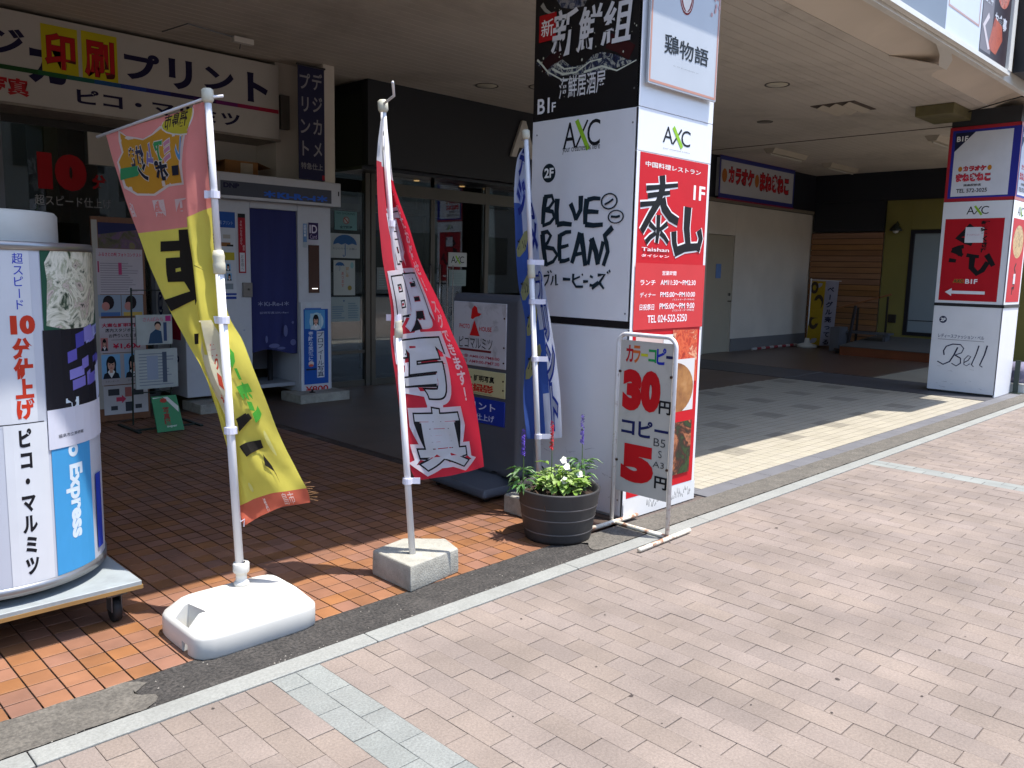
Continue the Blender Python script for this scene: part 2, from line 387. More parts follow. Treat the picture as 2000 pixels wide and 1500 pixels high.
def in_view(x, y, z=0, m=.06):
    # inside the frame with a small margin
    v = cam.matrix_world.inverted() @ Vector((x, y, z))
    if v.z > -.3: return False
    return abs(v.x / -v.z) < .6225 * (1 + m) and abs(v.y / -v.z) < .4668 * (1 + m)
def slab_mesh(name, lx, ly, h, mat, ch=.0022):
    mb = MB(); x = lx / 2; y = ly / 2
    a = [(-x, -y), (x, -y), (x, y), (-x, y)]; b = [(-x + ch, -y + ch), (x - ch, -y + ch), (x - ch, y - ch), (-x + ch, y - ch)]
    v = [(*p, -h) for p in a] + [(*p, -ch * .5) for p in a] + [(*p, 0) for p in b]
    f = [(i, (i + 1) % 4, 4 + (i + 1) % 4, 4 + i) for i in range(4)] + [(4 + i, 4 + (i + 1) % 4, 8 + (i + 1) % 4, 8 + i) for i in range(4)] + [(8, 9, 10, 11)]
    me = bpy.data.meshes.new(name); me.from_pydata(v, [], f); me.materials.append(mat); return me, v, f
def lay(name, parent, cells, specs, near=300, jz=.0010, jr=.0035, view_margin=.06):
    """cells: (x, y, key); the nearest ones in view become objects, the others one mesh"""
    vis = [(x * x + y * y, x, y, k) for x, y, k in cells if in_view(x, y, 0, view_margin)]; vis.sort()
    rr = random.Random(3); ms = {k: slab_mesh(name, *sp[:3], sp[3], sp[5] if len(sp) > 5 else .0022) for k, sp in specs.items()}
    for d, x, y, k in vis[:near]:
        o = bpy.data.objects.new(name, ms[k][0]); sc.collection.objects.link(o); o.parent = parent
        o.location = (x - parent.location[0], y - parent.location[1], rr.uniform(-jz, jz) - parent.location[2]); o.rotation_euler = (rr.uniform(-jr, jr), rr.uniform(-jr, jr), rr.uniform(-jr, jr) * 1.5)
    seen = set((x, y) for _, x, y, _k in vis[:near])
    for k, sp in specs.items():
        mb = MB()
        for x, y, kk in cells:
            if kk != k or (x, y) in seen: continue
            z = rr.uniform(-jz, jz); _, v, f = ms[k]
            mb.add([(p[0] + x, p[1] + y, p[2] + z) for p in v[4:]], [tuple(i - 4 for i in q) for q in f[4:]])
        if mb.v:
            o = build(name + '_field', mb, sp[4], parent, fixn=False); o['kind'] = 'stuff'
# pavers 100 x 210 in running bond across the kerb, with two grey bands
cells = []; PW, PH = .1005, .2105
for i in range(-14, 190):
    x = 1.585 + PW * (i + .5)
    grey = i in (-2, -1) or i in (51, 52)
    off = 0 if i % 2 == 0 else PH / 2
    y = 2.488 - PH / 2 + (0 if i % 2 == 0 else PH / 2)
    if i % 2: cells.append((x, 2.5365, 'gh' if grey else 'ph')) if False else None
    k = 0
    while y - k * PH > -4.9:
        yy = y - k * PH
        if yy + PH / 2 < 2.6 and (x < 14 or k < 40):
            if x > 9 or yy > -1.6: cells.append((x, yy, 'g' if grey else 'p'))
        k += 1
        if x > 3 + 2.2 * 5 and k > 25: break
    top = y + PH / 2
    cells.append((round(x, 4), (top + 2.593) / 2, ('g' if grey else 'p') + ('a' if i % 2 == 0 else 'b')))
ya = 2.593 - (2.488); yb = 2.593 - (2.488 + PH / 2)
SP = {'p': (PW - .0011, PH - .0036, .05, m_pave, m_pave_f), 'g': (PW - .0011, PH - .0036, .05, m_grey, m_grey_f)}
for c0, m0, m1 in (('p', m_pave, m_pave_f), ('g', m_grey, m_grey_f)):
    SP[c0 + 'a'] = (PW - .003, max(ya - .003, .01), .05, m0, m1)
cells = [c for c in cells if not (c[2] in ('pb', 'gb'))]
lay('paver', pav_base, cells, SP, near=300)
rr = random.Random(21); mb = MB()
for k in range(55):      # chewing gum spots, leaf bits and grit trodden onto the pavers
    x = 1 + 9 * rr.random() ** 1.3; y = rr.uniform(.2, 2.56); r_ = rr.choice((.003, .004, .004, .006, .010)); n = 7; z = .0018
    mb.add([(x + r_ * rr.uniform(.6, 1.3) * cos(2 * pi * i / n), y + r_ * rr.uniform(.6, 1.2) * sin(2 * pi * i / n), z) for i in range(n)], [tuple(range(n))])
build('pavement_litter', mb, mt('litter', '#38302c', .9, .3, 30), pav_base, kind='stuff')
rr = random.Random(22); mb = MB()
for k in range(260):
    x = rr.uniform(.5, 9); y = 2.70 + rr.choice((rr.uniform(-.004, .012), rr.uniform(0, .22))); r_ = rr.uniform(.0015, .0045)
    mb.add([(x - r_, y, .002), (x, y - r_, .002), (x + r_, y, .002), (x, y + r_, .002), (x, y, .002 + r_)], [(0, 1, 4), (1, 2, 4), (2, 3, 4), (3, 0, 4)])
build('grit', mb, mt('grit', '#8d877d', .9, .3, 30), pav_base, kind='stuff')
# granite kerb stones
kb = struct('kerb', BX(-60, 2.597, -.118, 80, 2.695, -.05), m_joint)
x = -3.1
while x < 40:
    g = MB().box(x + .0015, 2.597, -.05, x + 1.2385, 2.695, .004); build('kerb_stone', g, m_kerb, kb, bevel=.004); x += 1.24
# strip between kerb and tiles: asphalt, with lighter cement at either end
def strip(name, x0, x1, y0, y1, mat, seed, amp=.003, z=0):
    rr = random.Random(seed); nx = int((x1 - x0) / .025); ny = max(2, int((y1 - y0) / .025)); mb = MB(); v = []
    for j in range(ny + 1):
        for i in range(nx + 1):
            ex = 0
            if i == 0 or i == nx: ex = .03 * sin(j * 1.3 + seed) + rr.uniform(-.01, .01)
            ey = rr.uniform(-.003, .003) if j in (0, ny) else 0
            v.append((x0 + (x1 - x0) * i / nx + ex, y0 + (y1 - y0) * j / ny + ey, z + rr.uniform(-amp, amp)))
    f = [(j * (nx + 1) + i, j * (nx + 1) + i + 1, (j + 1) * (nx + 1) + i + 1, (j + 1) * (nx + 1) + i) for j in range(ny) for i in range(nx)]
    mb.add(v, f); return struct(name, mb, mat, smooth=True, fixn=False)
struct('strip_bed', BX(-60, 2.697, -.118, 80, 2.98, -.008), m_joint)
strip('asphalt_strip', -2, 3.55, 2.699, 2.935, m_asph, 2, .0015, .0)
strip('cement_strip', -2.1, 1.02, 2.70, 2.93, m_cem, 5, .0012, .004)
strip('cement_strip_long', 3.40, 16, 2.70, 2.90, m_cem, 9, .0015, .005)
# terracotta tiles under the shop front
tb = struct('tile_floor', BX(-8, 2.935, -.117, 3.885, 8.16, -.008), m_terra_j)
cells = []
T = .0985
for i in range(-24, 31):
    for j in range(53):
        x = .832 - T / 2 + T * i; y = 2.937 + T * (j + .5) + (.012 if j > 30 else 0)
        if -1.6 < x < 3.84: cells.append((x, y, 't'))
lay('floor_tile', tb, cells, {'t': (T - .006, T - .006, .006, m_terra, m_terra_f, .0015)}, near=300, jz=.0004)
# dark stone floor on the way to the entrance
df = struct('inner_floor', MB().box(3.888, 3.02, -.117, 4.80, 5.853, -.0062).box(3.888, 5.856, -.117, 11.50, 9.6, -.006), m_joint)
for i in range(14):
    for j in range(12):
        x0 = 3.892 + i * .6; y0 = 3.03 + j * .55
        if x0 > 4.7 and y0 < 5.7: continue
        x1 = min(x0 + .599, 4.80) if y0 < 5.7 else min(x0 + .599, 11.49)
        if x1 - x0 > .1 and in_view(x0 + .3, y0 + .27, 0, .3): build('stone_slab', BX(x0 + .001, y0 + .001, -.006, x1, y0 + .549, 0), m_dfloor, df)
struct('shop_threshold', BX(-8, 8.163, -.117, 3.885, 9.6, -.004), m_dfloor)
cb = struct('cream_tile_floor', BX(4.95, 3.045, -.117, 11.50, 5.85, -.008), m_cream_j)
cells = []
for i in range(66):
    for j in range(28):
        x = 4.955 + T * (i + .5); y = 3.05 + T * (j + .5)
        if x > 11.48: continue
        gx = (x - 6.15) % .96; gy = (y - 3.465) % .64
        br = gx < .295 and gy < .295 and x > 5.0 and y > 3.4
        cells.append((x, y, 'b' if br else 't'))
lay('cream_tile', cb, cells, {'t': (T - .004, T - .004, .005, m_cream, m_cream_f, .001), 'b': (T - .004, T - .004, .005, m_brown, m_brown_f, .001)}, near=300, jz=.0003)
sb = struct('stone_edge', BX(4.80, 2.90, -.117, 14.0, 3.043, -.01), m_joint)
x = 4.81
while x < 13.5: build('edge_stone', BX(x, 2.895, -.05, x + .446, 3.043, .001), m_stone, sb); x += .45
y = 3.046
while y < 5.4: build('edge_stone', BX(4.805, y, -.05, 4.947, y + .446, .001), m_stone, sb); y += .45
db = struct('dark_band', BX(11.503, 3.046, -.117, 12.75, 9.6, -.0085), m_joint)
for j in range(12):
    for i in range(3):
        x0 = 11.505 + i * .41; y0 = 3.05 + j * .45
        build('band_slab', BX(x0, y0, -.006, x0 + .406, y0 + .446, .0045 if y0 > 5.5 else 0), mt('dark_band_stone', '#4b4a4d', .5, .12, 3, rnd=.1), db)
struct('brown_floor', BX(12.753, 4.95, -.05, 26, 9.6, .0045), m_bfloor)
struct('outer_floor', BX(12.753, 2.9, -.05, 26, 4.947, .001), mt('light_floor', '#8d8675', .6, .1, 2))

# ------------------------------------------------------------ canopy and building
m_ceil = mt('ceiling_slat', '#ccc3b6', .6, .06, 1.5, dirt=.4, dirtcol=lin('#6d6355'), dscale=.8, rnd=.03)
m_cove = mt('cove_paint', '#cfc3b2', .55, .05, 1.5, dirt=.12, dscale=.9)
m_trim = mt('white_trim', '#d9d7cf', .5, .06, 2, dirt=.2, dscale=2)
m_cream_w = mt('cream_wall', '#d0c9bd', .8, .06, 1.2, dirt=.15, dscale=.7)
m_dark = mt('dark_fascia', '#15161b', .5, .1, 1)
m_navy = mt('navy_fascia', '#14161f', .6, .1, 1)
cl = struct('ceiling', BX(-8, 3.42, 3.70, 26, 10.4, 4.6), m_ceil)
y = 3.425; k = 0
while y < 8.5:
    # thin lining boards running along the street, joints between
    build('slat', MB().box(-8, y + .002, 3.68, 12.98, y + .117, 3.699).box(12.99, y + .002, 3.68, 26, y + .117, 3.699), m_ceil, cl, fixn=False); y += .1212
cn = struct('canopy_edge', BX(-8, 2.83, 4.02, 26, 3.42, 4.6), m_cove)
# cove: a scoop between the lip and the ceiling, broken by white ribs
def cove(x0, x1):
    mb = MB(); n = 10; prof = []
    for i in range(n + 1):
        t = i / n * pi / 2
        prof.append((3.42 - .50 * sin(t), 3.68 + .26 * (1 - cos(t)) ** 1.0 if False else 3.68 + .22 * sin(t) * (1 - sin(t) * .35)))
    prof[-1] = (2.875, 3.80)
    v = [(x, p[0], p[1]) for x in (x0, x1) for p in prof]; k = n + 1
    return mb.add(v, [(i, i + 1, k + i + 1, k + i) for i in range(n)])
cv = build('cove_panel', cove(-8, 9.1), m_cove, cn, smooth=True, fixn=False)
build('cove_panel', cove(9.1, 11.66), m_cove, cn, smooth=True, fixn=False); build('cove_panel', cove(11.67, 26), m_cove, cn, smooth=True, fixn=False)
build('rib', MB().prism([(8.00, 2.872), (8.66, 2.872), (8.80, 2.93), (9.05, 3.0), (9.42, 3.17), (9.20, 3.175), (8.75, 3.02), (8.35, 2.92)], 3.655, 3.664), m_trim, cn)
build('soffit_infill', MB().prism([(8.55, 3.425), (8.9, 3.29), (9.2, 3.175), (9.42, 3.17), (9.42, 3.25), (9.55, 3.36), (9.75, 3.425)], 3.666, 3.675), m_ceil, cn)
build('lip', MB().box(-8, 2.82, 3.625, 26, 2.878, 3.80), m_trim, cn)
struct('upper_wall', BX(-8, 3.42, 4.6, 26, 3.9, 12), mt('upper_wall', '#a9a39a', .8, .08, .5))  # wall out of frame above the canopy, added to block the sky
# facade walls
struct('leak_blocker_wall', BX(17.91, 3.0, -.1, 18.1, 12, 3.7), m_cream_w)  # unseen wall added to stop light leaking in beside the slat fence
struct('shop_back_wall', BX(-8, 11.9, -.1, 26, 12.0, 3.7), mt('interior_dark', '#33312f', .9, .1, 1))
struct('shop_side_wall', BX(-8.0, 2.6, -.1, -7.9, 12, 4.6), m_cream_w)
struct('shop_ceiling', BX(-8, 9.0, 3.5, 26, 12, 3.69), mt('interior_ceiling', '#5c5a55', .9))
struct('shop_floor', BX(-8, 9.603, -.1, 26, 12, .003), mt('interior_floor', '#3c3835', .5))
struct('facade_wall', MB().box(4.70, 8.46, 2.2, 5.232, 9.0, 3.68).box(2.9, 8.9, 2.45, 4.70, 9.0, 3.68), m_cream_w)
struct('facade_pier', MB().box(5.09, 8.12, 2.42, 5.232, 8.459, 3.68), m_cream_w, bevel=.003)
struct('white_wall', MB().box(12.3, 8.45, 0, 13.50, 8.6, 2.85).box(14.465, 8.45, 0, 17.7, 8.6, 2.85).box(13.503, 8.45, 2.26, 14.462, 8.6, 2.85), m_cream_w)
struct('wall_return', BX(8.9, 9.0, 0, 12.3, 9.1, 3.6), m_dark)
struct('navy_band', MB().box(8.9, 8.40, 2.853, 17.7, 8.62, 3.68).box(17.62, 3.0, 3.1, 17.75, 8.399, 3.68), m_navy)
struct('band_over_fence', BX(17.63, 6.88, 2.48, 17.75, 8.39, 3.098), m_navy)
struct('green_wall', MB().box(17.7, 3.0, 0, 17.9, 5.2, 3.098).box(17.7, 6.36, 0, 17.9, 6.87, 3.098).box(17.7, 5.203, 2.50, 17.9, 6.357, 3.098), mt('olive_green_wall', '#7d763c', .8, .08, 1.5, dirt=.15))
# entrance: black fascia box, frames, doors
fb = thing('entrance_fascia', 'black fascia box with large white letters over the glass entrance', 'fascia', (7.4, 8.3, 2.62))
build('fascia_panel', MB().box(5.80, 8.30, 2.70, 8.895, 8.399, 3.678).box(5.80, 8.402, 2.70, 5.90, 8.98, 3.678), m_dark, fb)
build('soffit', MB().box(5.80, 8.42, 2.66, 8.895, 9.3, 2.698), mt('entrance_soffit', '#24252b', .3), fb)
for s_, x0, x1 in (('A', 8.13, 8.62), ('X', 8.66, 9.06), ('C', 9.10, 9.5)):
    A = Art(FY(8.27, 0), fb, 0, name='letter')
    v, f = glyphs(s_, .02); xs = [p[0] for p in v]; ys = [p[1] for p in v]
    mb = MB(); P2 = [(x0 + (p[0] - min(xs)) / (max(xs) - min(xs)) * (x1 - x0), 3.05 + (p[1] - min(ys)) / (max(ys) - min(ys)) * .5) for p in v]
    n = len(P2); mb.add([(a, 8.255, b) for a, b in P2] + [(a, 8.297, b) for a, b in P2], [q for q in f] + [tuple(i + n for i in q)[::-1] for q in f])
    ed = {}
    for q in f:
        for i in range(len(q)):
            e = (q[i], q[(i + 1) % len(q)]); ed[e] = 1
    mb.add([], []); mb.f += [(a, b, b + n, a + n) for (a, b) in ed if (b, a) not in ed]
    build('letter', mb, mt('letter_white', '#cfccc4', .5), fb)

# ------------------------------------------------------------ near signboard pillar
m_white = mt('white_panel', '#dcdde0', .38, .03, 3, dirt=.1, dirtcol=lin('#a9a9a8'), dscale=2.5, dlo=.45)
m_film = mt('white_film', '#e2e3e6', .35, .02, 3, dirt=.05, dscale=3)
BLK = '#17171a'; RED = '#bd1420'; INK = '#1b2a33'
p1 = thing('signboard_pillar', 'nearest white pillar covered with tenant signs, behind the flower tub', 'pillar', (4.32, 3.38, 0))
build('pillar_core', BX(3.95, 2.98, .0, 4.70, 3.79, 3.68), m_white, p1)
S = FX(3.93, 3.80); SR = FY(2.96, 3.93)
def lpanel(name, z0, z1, mat=m_white): return build(name, BX(3.93, 2.962, z0, 3.948, 3.80, z1), mat, p1, bevel=.002)
def rpanel(name, z0, z1, mat=m_film): return build(name, BX(3.93, 2.96, z0, 4.71, 2.978, z1), mat, p1, bevel=.002)
L0 = lpanel('side_panel', .02, 1.168); L1 = lpanel('side_panel', 1.17, 2.444); L2 = lpanel('side_panel', 2.446, 3.66, mt('black_panel', '#121214', .4, .1, 2))
# black restaurant board
A = Art(FX(3.93, 3.80), L2)
m_wave = blotch('wave_print', ['#0c0c10', '#111422', '#1a2440', '#27314a', '#b5b6a4', '#1a2440', '#0c0c10'], 12, 2.5)
A.emit([(0.014,2.808),(0.067,2.8),(0.131,2.821),(0.194,2.825),(0.32,2.739),(0.416,2.737),(0.484,2.782),(0.553,2.788),(0.644,2.761),(0.755,2.71),(0.819,2.7),(0.67,2.682),(0.512,2.675),(0.323,2.69),(0.135,2.708),(0.029,2.76)], [tuple(range(15))], m_wave)
A.emit([(0.18,3.154),(0.423,3.105),(0.401,3.075),(0.306,3.077),(0.22,3.102)], [tuple(range(5))], blotch('fish_print', ['#101015', '#39435c', '#8d8a86', '#20242f'], 20, 1))
A.stroke([(0.054,3.153),(0.088,3.111),(0.136,3.082),(0.164,3.087)], .03, '#9a968c', .2)
A.stroke([(0.595,2.845),(0.685,2.804),(0.775,2.748)], .085, '#3a1616'); A.stroke([(0.068,2.763),(0.144,2.806),(0.231,2.828)], .07, '#2c1214')
for q in ([(0.159,2.75),(0.248,2.705),(0.358,2.702),(0.463,2.747),(0.555,2.75)], [(0.196,2.775),(0.259,2.735),(0.357,2.729)], [(0.418,2.693),(0.557,2.707),(0.671,2.665),(0.809,2.702)], [(0.027,2.824),(0.067,2.791),(0.121,2.737),(0.237,2.676),(0.42,2.658)]):
    A.stroke(q, .014, '#c9cdbb', .4)
rr = random.Random(4)
for i in range(46):
    a = rr.uniform(.03, .8); b = 2.72 + .42 * rr.random() * (1 if i % 3 else 2); s_ = rr.uniform(.004, .013)
    A.ell((a, b, a + s_, b + s_ * 1.5), '#bfc0ae', 7)
A.rect((0.043,2.922,0.187,3.083), '#a81a1c'); A.text('新', (0.061,2.95,0.164,3.053), '#e4dfda', .008)
for ch, r_ in (('新', (0.148,2.81,0.366,3.086)), ('鮮', (0.36,2.81,0.552,3.066)), ('組', (0.546,2.818,0.771,3.059))):
    A.text(ch, r_, '#d2d1d2', .02, shear=.12)
A.text('海鮮居酒屋', (0.227,2.556,0.592,2.686), '#d9d9da', .008)
A.text('B1', (0.046,2.486,0.15,2.579), '#dfdfe0', .02); A.text('F', (0.169,2.489,0.202,2.545), '#dfdfe0', .02)
A.done()
# white board with the cafe name brushed by hand
A = Art(FX(3.93, 3.80), L1)
A.rect((.0, 1.171, .838, 1.215), '#1a1719')
axc(A, (0.267,2.255,0.561,2.41)); A.text('your creatness is here', (0.264,2.222,0.563,2.272), '#2c2f33')
A.ell((0.096,2.058,0.21,2.175), '#16242b', 26); A.text('2F', (0.115,2.087,0.194,2.148), WHT, .03)
ST = [
 ([(0.131,1.969),(0.117,1.889),(0.113,1.799)], .05), ([(0.117,1.97),(0.186,1.974),(0.202,1.939),(0.166,1.901),(0.124,1.891)], .032), ([(0.124,1.889),(0.196,1.875),(0.211,1.837),(0.177,1.806),(0.11,1.788)], .034),
 ([(0.233,1.954),(0.229,1.876),(0.239,1.794)], .05), ([(0.235,1.794),(0.29,1.799),(0.36,1.791)], .042),
 ([(0.345,1.92),(0.373,1.87),(0.394,1.817)], .04), ([(0.428,1.963),(0.428,1.878),(0.391,1.82)], .045),
 ([(0.478,1.943),(0.468,1.868),(0.469,1.79)], .05), ([(0.481,1.936),(0.534,1.944),(0.582,1.939)], .034), ([(0.47,1.866),(0.52,1.865),(0.572,1.86)], .036), ([(0.469,1.789),(0.535,1.782),(0.609,1.785)], .04),
 ([(0.114,1.735),(0.126,1.644),(0.153,1.534)], .05), ([(0.101,1.74),(0.157,1.751),(0.186,1.725),(0.16,1.68),(0.12,1.657)], .034), ([(0.123,1.655),(0.211,1.643),(0.247,1.603),(0.214,1.562),(0.15,1.539)], .034),
 ([(0.266,1.733),(0.262,1.652),(0.271,1.567)], .046), ([(0.264,1.724),(0.316,1.745),(0.359,1.747)], .034), ([(0.265,1.65),(0.308,1.657),(0.341,1.665)], .03), ([(0.268,1.564),(0.312,1.567),(0.353,1.579)], .034),
 ([(0.434,1.741),(0.404,1.643),(0.372,1.553)], .046), ([(0.439,1.734),(0.462,1.643),(0.483,1.538)], .05), ([(0.394,1.606),(0.429,1.611),(0.461,1.615)], .03),
 ([(0.53,1.703),(0.518,1.625),(0.505,1.545)], .036), ([(0.523,1.703),(0.563,1.625),(0.582,1.546)], .05), ([(0.618,1.685),(0.601,1.617),(0.584,1.556)], .034),
 ([(0.685,1.767),(0.627,1.719),(0.643,1.676),(0.656,1.625),(0.625,1.54)], .042),
 ([(0.136,1.468),(0.183,1.475),(0.169,1.434),(0.143,1.403)], .016), ([(0.169,1.501),(0.182,1.487)], .012), ([(0.192,1.505),(0.205,1.491)], .012), ([(0.218,1.471),(0.214,1.439),(0.2,1.412)], .014), ([(0.24,1.481),(0.245,1.413),(0.263,1.42)], .016),
 ([(0.302,1.453),(0.365,1.452)], .022), ([(0.389,1.488),(0.387,1.439),(0.414,1.409),(0.472,1.41)], .02), ([(0.394,1.453),(0.444,1.471)], .014), ([(0.46,1.489),(0.467,1.478)], .012), ([(0.471,1.441),(0.511,1.444)], .02),
 ([(0.525,1.477),(0.548,1.468)], .018), ([(0.524,1.421),(0.552,1.419),(0.592,1.444)], .02), ([(0.585,1.483),(0.639,1.487),(0.599,1.436),(0.544,1.399)], .022), ([(0.602,1.438),(0.637,1.402)], .02), ([(0.658,1.506),(0.667,1.493)], .014), ([(0.672,1.515),(0.682,1.501)], .014)]
for q, w_ in ST: A.stroke(q, w_ * .86 * (1 if w_ > .025 else 1.1), INK, .75)
for r_ in ((0.589,1.872,0.717,1.969), (0.646,1.788,0.768,1.869)): A.ring(r_, .17, INK)
A.stroke([(0.619,1.903),(0.651,1.914),(0.684,1.932)], .012, INK); A.stroke([(0.67,1.831),(0.709,1.827),(0.739,1.832)], .014, INK)
A.done()
# sunlit side
R0 = rpanel('front_panel', .0, 2.20); R1 = rpanel('front_panel', 2.203, 2.446); R2 = rpanel('front_panel', 2.449, 3.66)
A = Art(SR, R1); axc(A, (0.244,2.276,0.535,2.371)); A.text('your creatness is here', (0.247,2.238,0.533,2.246), '#4b4f55'); A.done()
A = Art(SR, R0, step=.00012)
A.rect((0.006,1.134,0.858,2.193), '#c8141f') if False else None
PX0, PX1 = .030, .752; ZT, ZB = 2.198, .13
A.rect((PX0, ZB, PX1, ZT), '#c31722')
A.text('中国料理レストラン', (0.084,2.12,0.669,2.151), '#ece6e2', .012, outline=('#6d0c12', .02))
A.text('1F', (0.599,1.966,0.73,2.055), '#efeceb', .02)
KJ = [([(0.1,1.996),(0.192,2.008),(0.421,2.04)], .04), ([(0.117,1.953),(0.224,1.971),(0.341,1.989)], .042), ([(0.047,1.898),(0.142,1.91),(0.301,1.93)], .04),
 ([(0.252,2.082),(0.264,2.016),(0.227,1.929),(0.147,1.84),(0.069,1.744)], .075), ([(0.262,1.949),(0.289,1.891),(0.354,1.844),(0.441,1.819)], .085),
 ([(0.233,1.849),(0.234,1.752),(0.225,1.683)], .05), ([(0.143,1.794),(0.181,1.775),(0.211,1.759)], .045), ([(0.116,1.683),(0.157,1.715),(0.213,1.742)], .045), ([(0.327,1.804),(0.284,1.78),(0.248,1.761)], .04), ([(0.257,1.745),(0.303,1.721),(0.344,1.688)], .045),
 ([(0.542,1.917),(0.538,1.784),(0.564,1.679)], .095), ([(0.399,1.76),(0.41,1.691),(0.442,1.622)], .07), ([(0.418,1.634),(0.525,1.664),(0.704,1.679)], .075), ([(0.677,1.782),(0.703,1.729),(0.674,1.646)], .07)]
for q, w_ in KJ: A.stroke(q, w_ * .8 + .02, '#ece9e8', .8)
for q, w_ in KJ: A.stroke(q, w_ * .8, '#0f0c0f', .75)
A.text('Taishan', (0.075,1.632,0.356,1.654), '#f0dede', .012, outline=('#8d0f18', .03)); A.text('タイシャン', (0.074,1.596,0.359,1.614), '#efe4e4', .02)
A.rect((0.023,1.163,0.771,1.561), '#c93a3c')
for t_, r_ in (('営業時間', (0.297,1.491,0.446,1.518)), ('ランチ', (0.075,1.43,0.23,1.461)), ('AM11:30〜PM2:30', (0.282,1.432,0.669,1.463)), ('ディナー', (0.078,1.357,0.235,1.387)), ('PM5:00〜PM10:00', (0.285,1.358,0.668,1.389)),
     ('日祝祭日', (0.079,1.28,0.226,1.317)), ('PM5:00〜PM 9:00', (0.282,1.284,0.667,1.32)), ('TEL 024-522-5250', (0.163,1.203,0.587,1.249))):
    A.text(t_, r_, '#f2ecec', .012)
for r_ in ((0.419,1.333,0.662,1.348), (0.42,1.264,0.664,1.282)): A.text('(ラストオーダーPM8:30)', r_, '#eedada')
# the food photographs
m_food1 = blotch('chilli_prawn_print', ['#3d5a1c', '#8a1c0c', '#c23a1a', '#d8643a', '#b52c12', '#e8b088', '#5a1408'], 11, .5)
m_bread = blotch('bread_print', ['#6b3f20', '#8d5c33', '#a8743f', '#b98a5a'], 6, .4)
m_food2 = blotch('stir_fry_print', ['#16100c', '#2c4a1e', '#1e1410', '#5a2c18', '#b0704a', '#94553a', '#2c4a1e'], 8, .8)
A.rect((.34, .98, .705, 1.125), '#dcdad8'); A.rect((.055, .98, .335, 1.125), '#d0b8ae')
A.emit([(0.439,1.152),(0.719,1.146),(0.732,0.807),(0.561,0.804),(0.484,0.831)], [tuple(range(5))], m_food1)
A.rect((.055, .62, .705, .96), '#d8d4d0'); A.ell((.26, .60, .70, .94), m_bread, 30)
A.rect((.0551, .55, .7051, .618), '#c31722'); A.rect((.055, .30, .705, .55), m_food2) ; A.rect((.055, .2, .34, .30), blotch('plate_print', ['#3a3430', '#8a8880', '#b8b6ae', '#2c2018'], 18, 1)); A.rect((.34, .2, .70, .30), m_food2)
A.rect((.0, .0, .78, .126), '#dcdcda')
rr = random.Random(11)
for i in range(40):
    a = .24 + .5 * i / 40; b = rr.uniform(.03, .08); A.stroke([(a, b), (a + rr.uniform(-.01, .012), b + rr.uniform(.015, .04))], .006, '#4b4b4c', .5); A.d -= A.step
A.done()
# hanging board with the hen emblem, in front of the pillar
hb = thing('hanging_sign', 'pale board with a red hen emblem, hanging by chains on the near pillar', 'hanging sign', (4.31, 2.92, 2.6))
HB = FY(2.925, 3.93)
b_ = build('board', BX(3.955, 2.925, 2.575, 4.672, 2.94, 3.34), mt('pale_board', '#b3b7bc', .4, .04, 3), hb, bevel=.002)
A = Art(HB, b_)
A.frame((.032, 2.585, .735, 3.33), .014, '#b98878')
A.ell((.30, 3.015, .445, 3.235), '#7d1f1c', 28); A.ring((.308, 3.027, .437, 3.223), .05, '#d9d0c8')
A.poly([(.325, 3.10), (.335, 3.17), (.355, 3.19), (.365, 3.12), (.385, 3.11), (.395, 3.17), (.415, 3.185), (.42, 3.10), (.40, 3.055), (.375, 3.03), (.345, 3.06)], '#e0d8d0')
for t_, r_ in (('鶏', (0.169,2.764,0.315,2.874)), ('物', (0.321,2.763,0.469,2.867)), ('語', (0.481,2.766,0.631,2.865))): A.text(t_, r_, '#1f2428', .012)
A.text('とりものがたり', (0.265,2.707,0.528,2.712), '#5b5f63')
rr = random.Random(2)
for cx, cz in ((.07, 3.26), (.66, 3.12)):
    for k in range(7): a = cx + rr.uniform(-.03, .06); b = cz + rr.uniform(-.06, .05); A.ell((a, b, a + .022, b + .028), '#c99a98', 6)
A.done()
for xx in (4.60, 4.02):
    mb = MB(); z = 3.335; k = 0
    while z < 3.66:
        o = .004 if k % 2 else 0; mb.tube([(xx + .007 * cos(t) * (1 - k % 2) + 0, 2.918 + .007 * cos(t) * (k % 2), z + .013 + .013 * sin(t)) for t in [2 * pi * i / 8 for i in range(8)]], .0022, 5, True); z += .02; k += 1
    build('chain', mb, mt('chain_steel', '#4a4a4c', .4, metal=.8), hb, fixn=False)

# ------------------------------------------------------------ far signboard pillar
p2 = thing('signboard_pillar', 'far white pillar with red noodle and karaoke signs above a fashion shop name', 'pillar', (12.25, 3.47, 0))
build('pillar_core', BX(11.92, 3.08, .0, 12.58, 3.88, 3.68), mt('pillar_dark', '#2c2d31', .6), p2)
def l2(z0, z1, m=m_white): return build('side_panel', BX(11.90, 3.062, z0, 11.918, 3.89, z1), m, p2, bevel=.003)
def r2(z0, z1, m=m_film): return build('front_panel', BX(11.90, 3.06, z0, 12.60, 3.078, z1), m, p2, bevel=.003)
Q0 = l2(.03, 1.16); Q1 = l2(1.20, 2.52); Q2 = l2(2.523, 3.475, mt('red_panel', '#a5182a', .4, .04, 3))
build('black_trim', MB().box(11.893, 3.052, 1.163, 12.605, 3.06, 1.197).box(11.893, 3.052, 1.163, 11.90, 3.892, 1.197), mt('black_trim', '#19191d', .5), p2)
T0 = r2(.0, 1.16); T1 = r2(1.20, 2.52); T2 = r2(2.523, 3.475, MC['red_panel'])
FLs = FX(11.90, 3.89); FRs = FY(3.06, 11.90)
A = Art(FLs, Q2, step=.0003)
K = '1780,220,.1867'
A.rect((0.038,2.565,0.835,3.431), '#2c2f8f'); A.rect((.075, 2.59, .745, 3.40), '#d3d5dc')
a0, z0, a1, z1 = (.075, 2.59, .745, 3.40)
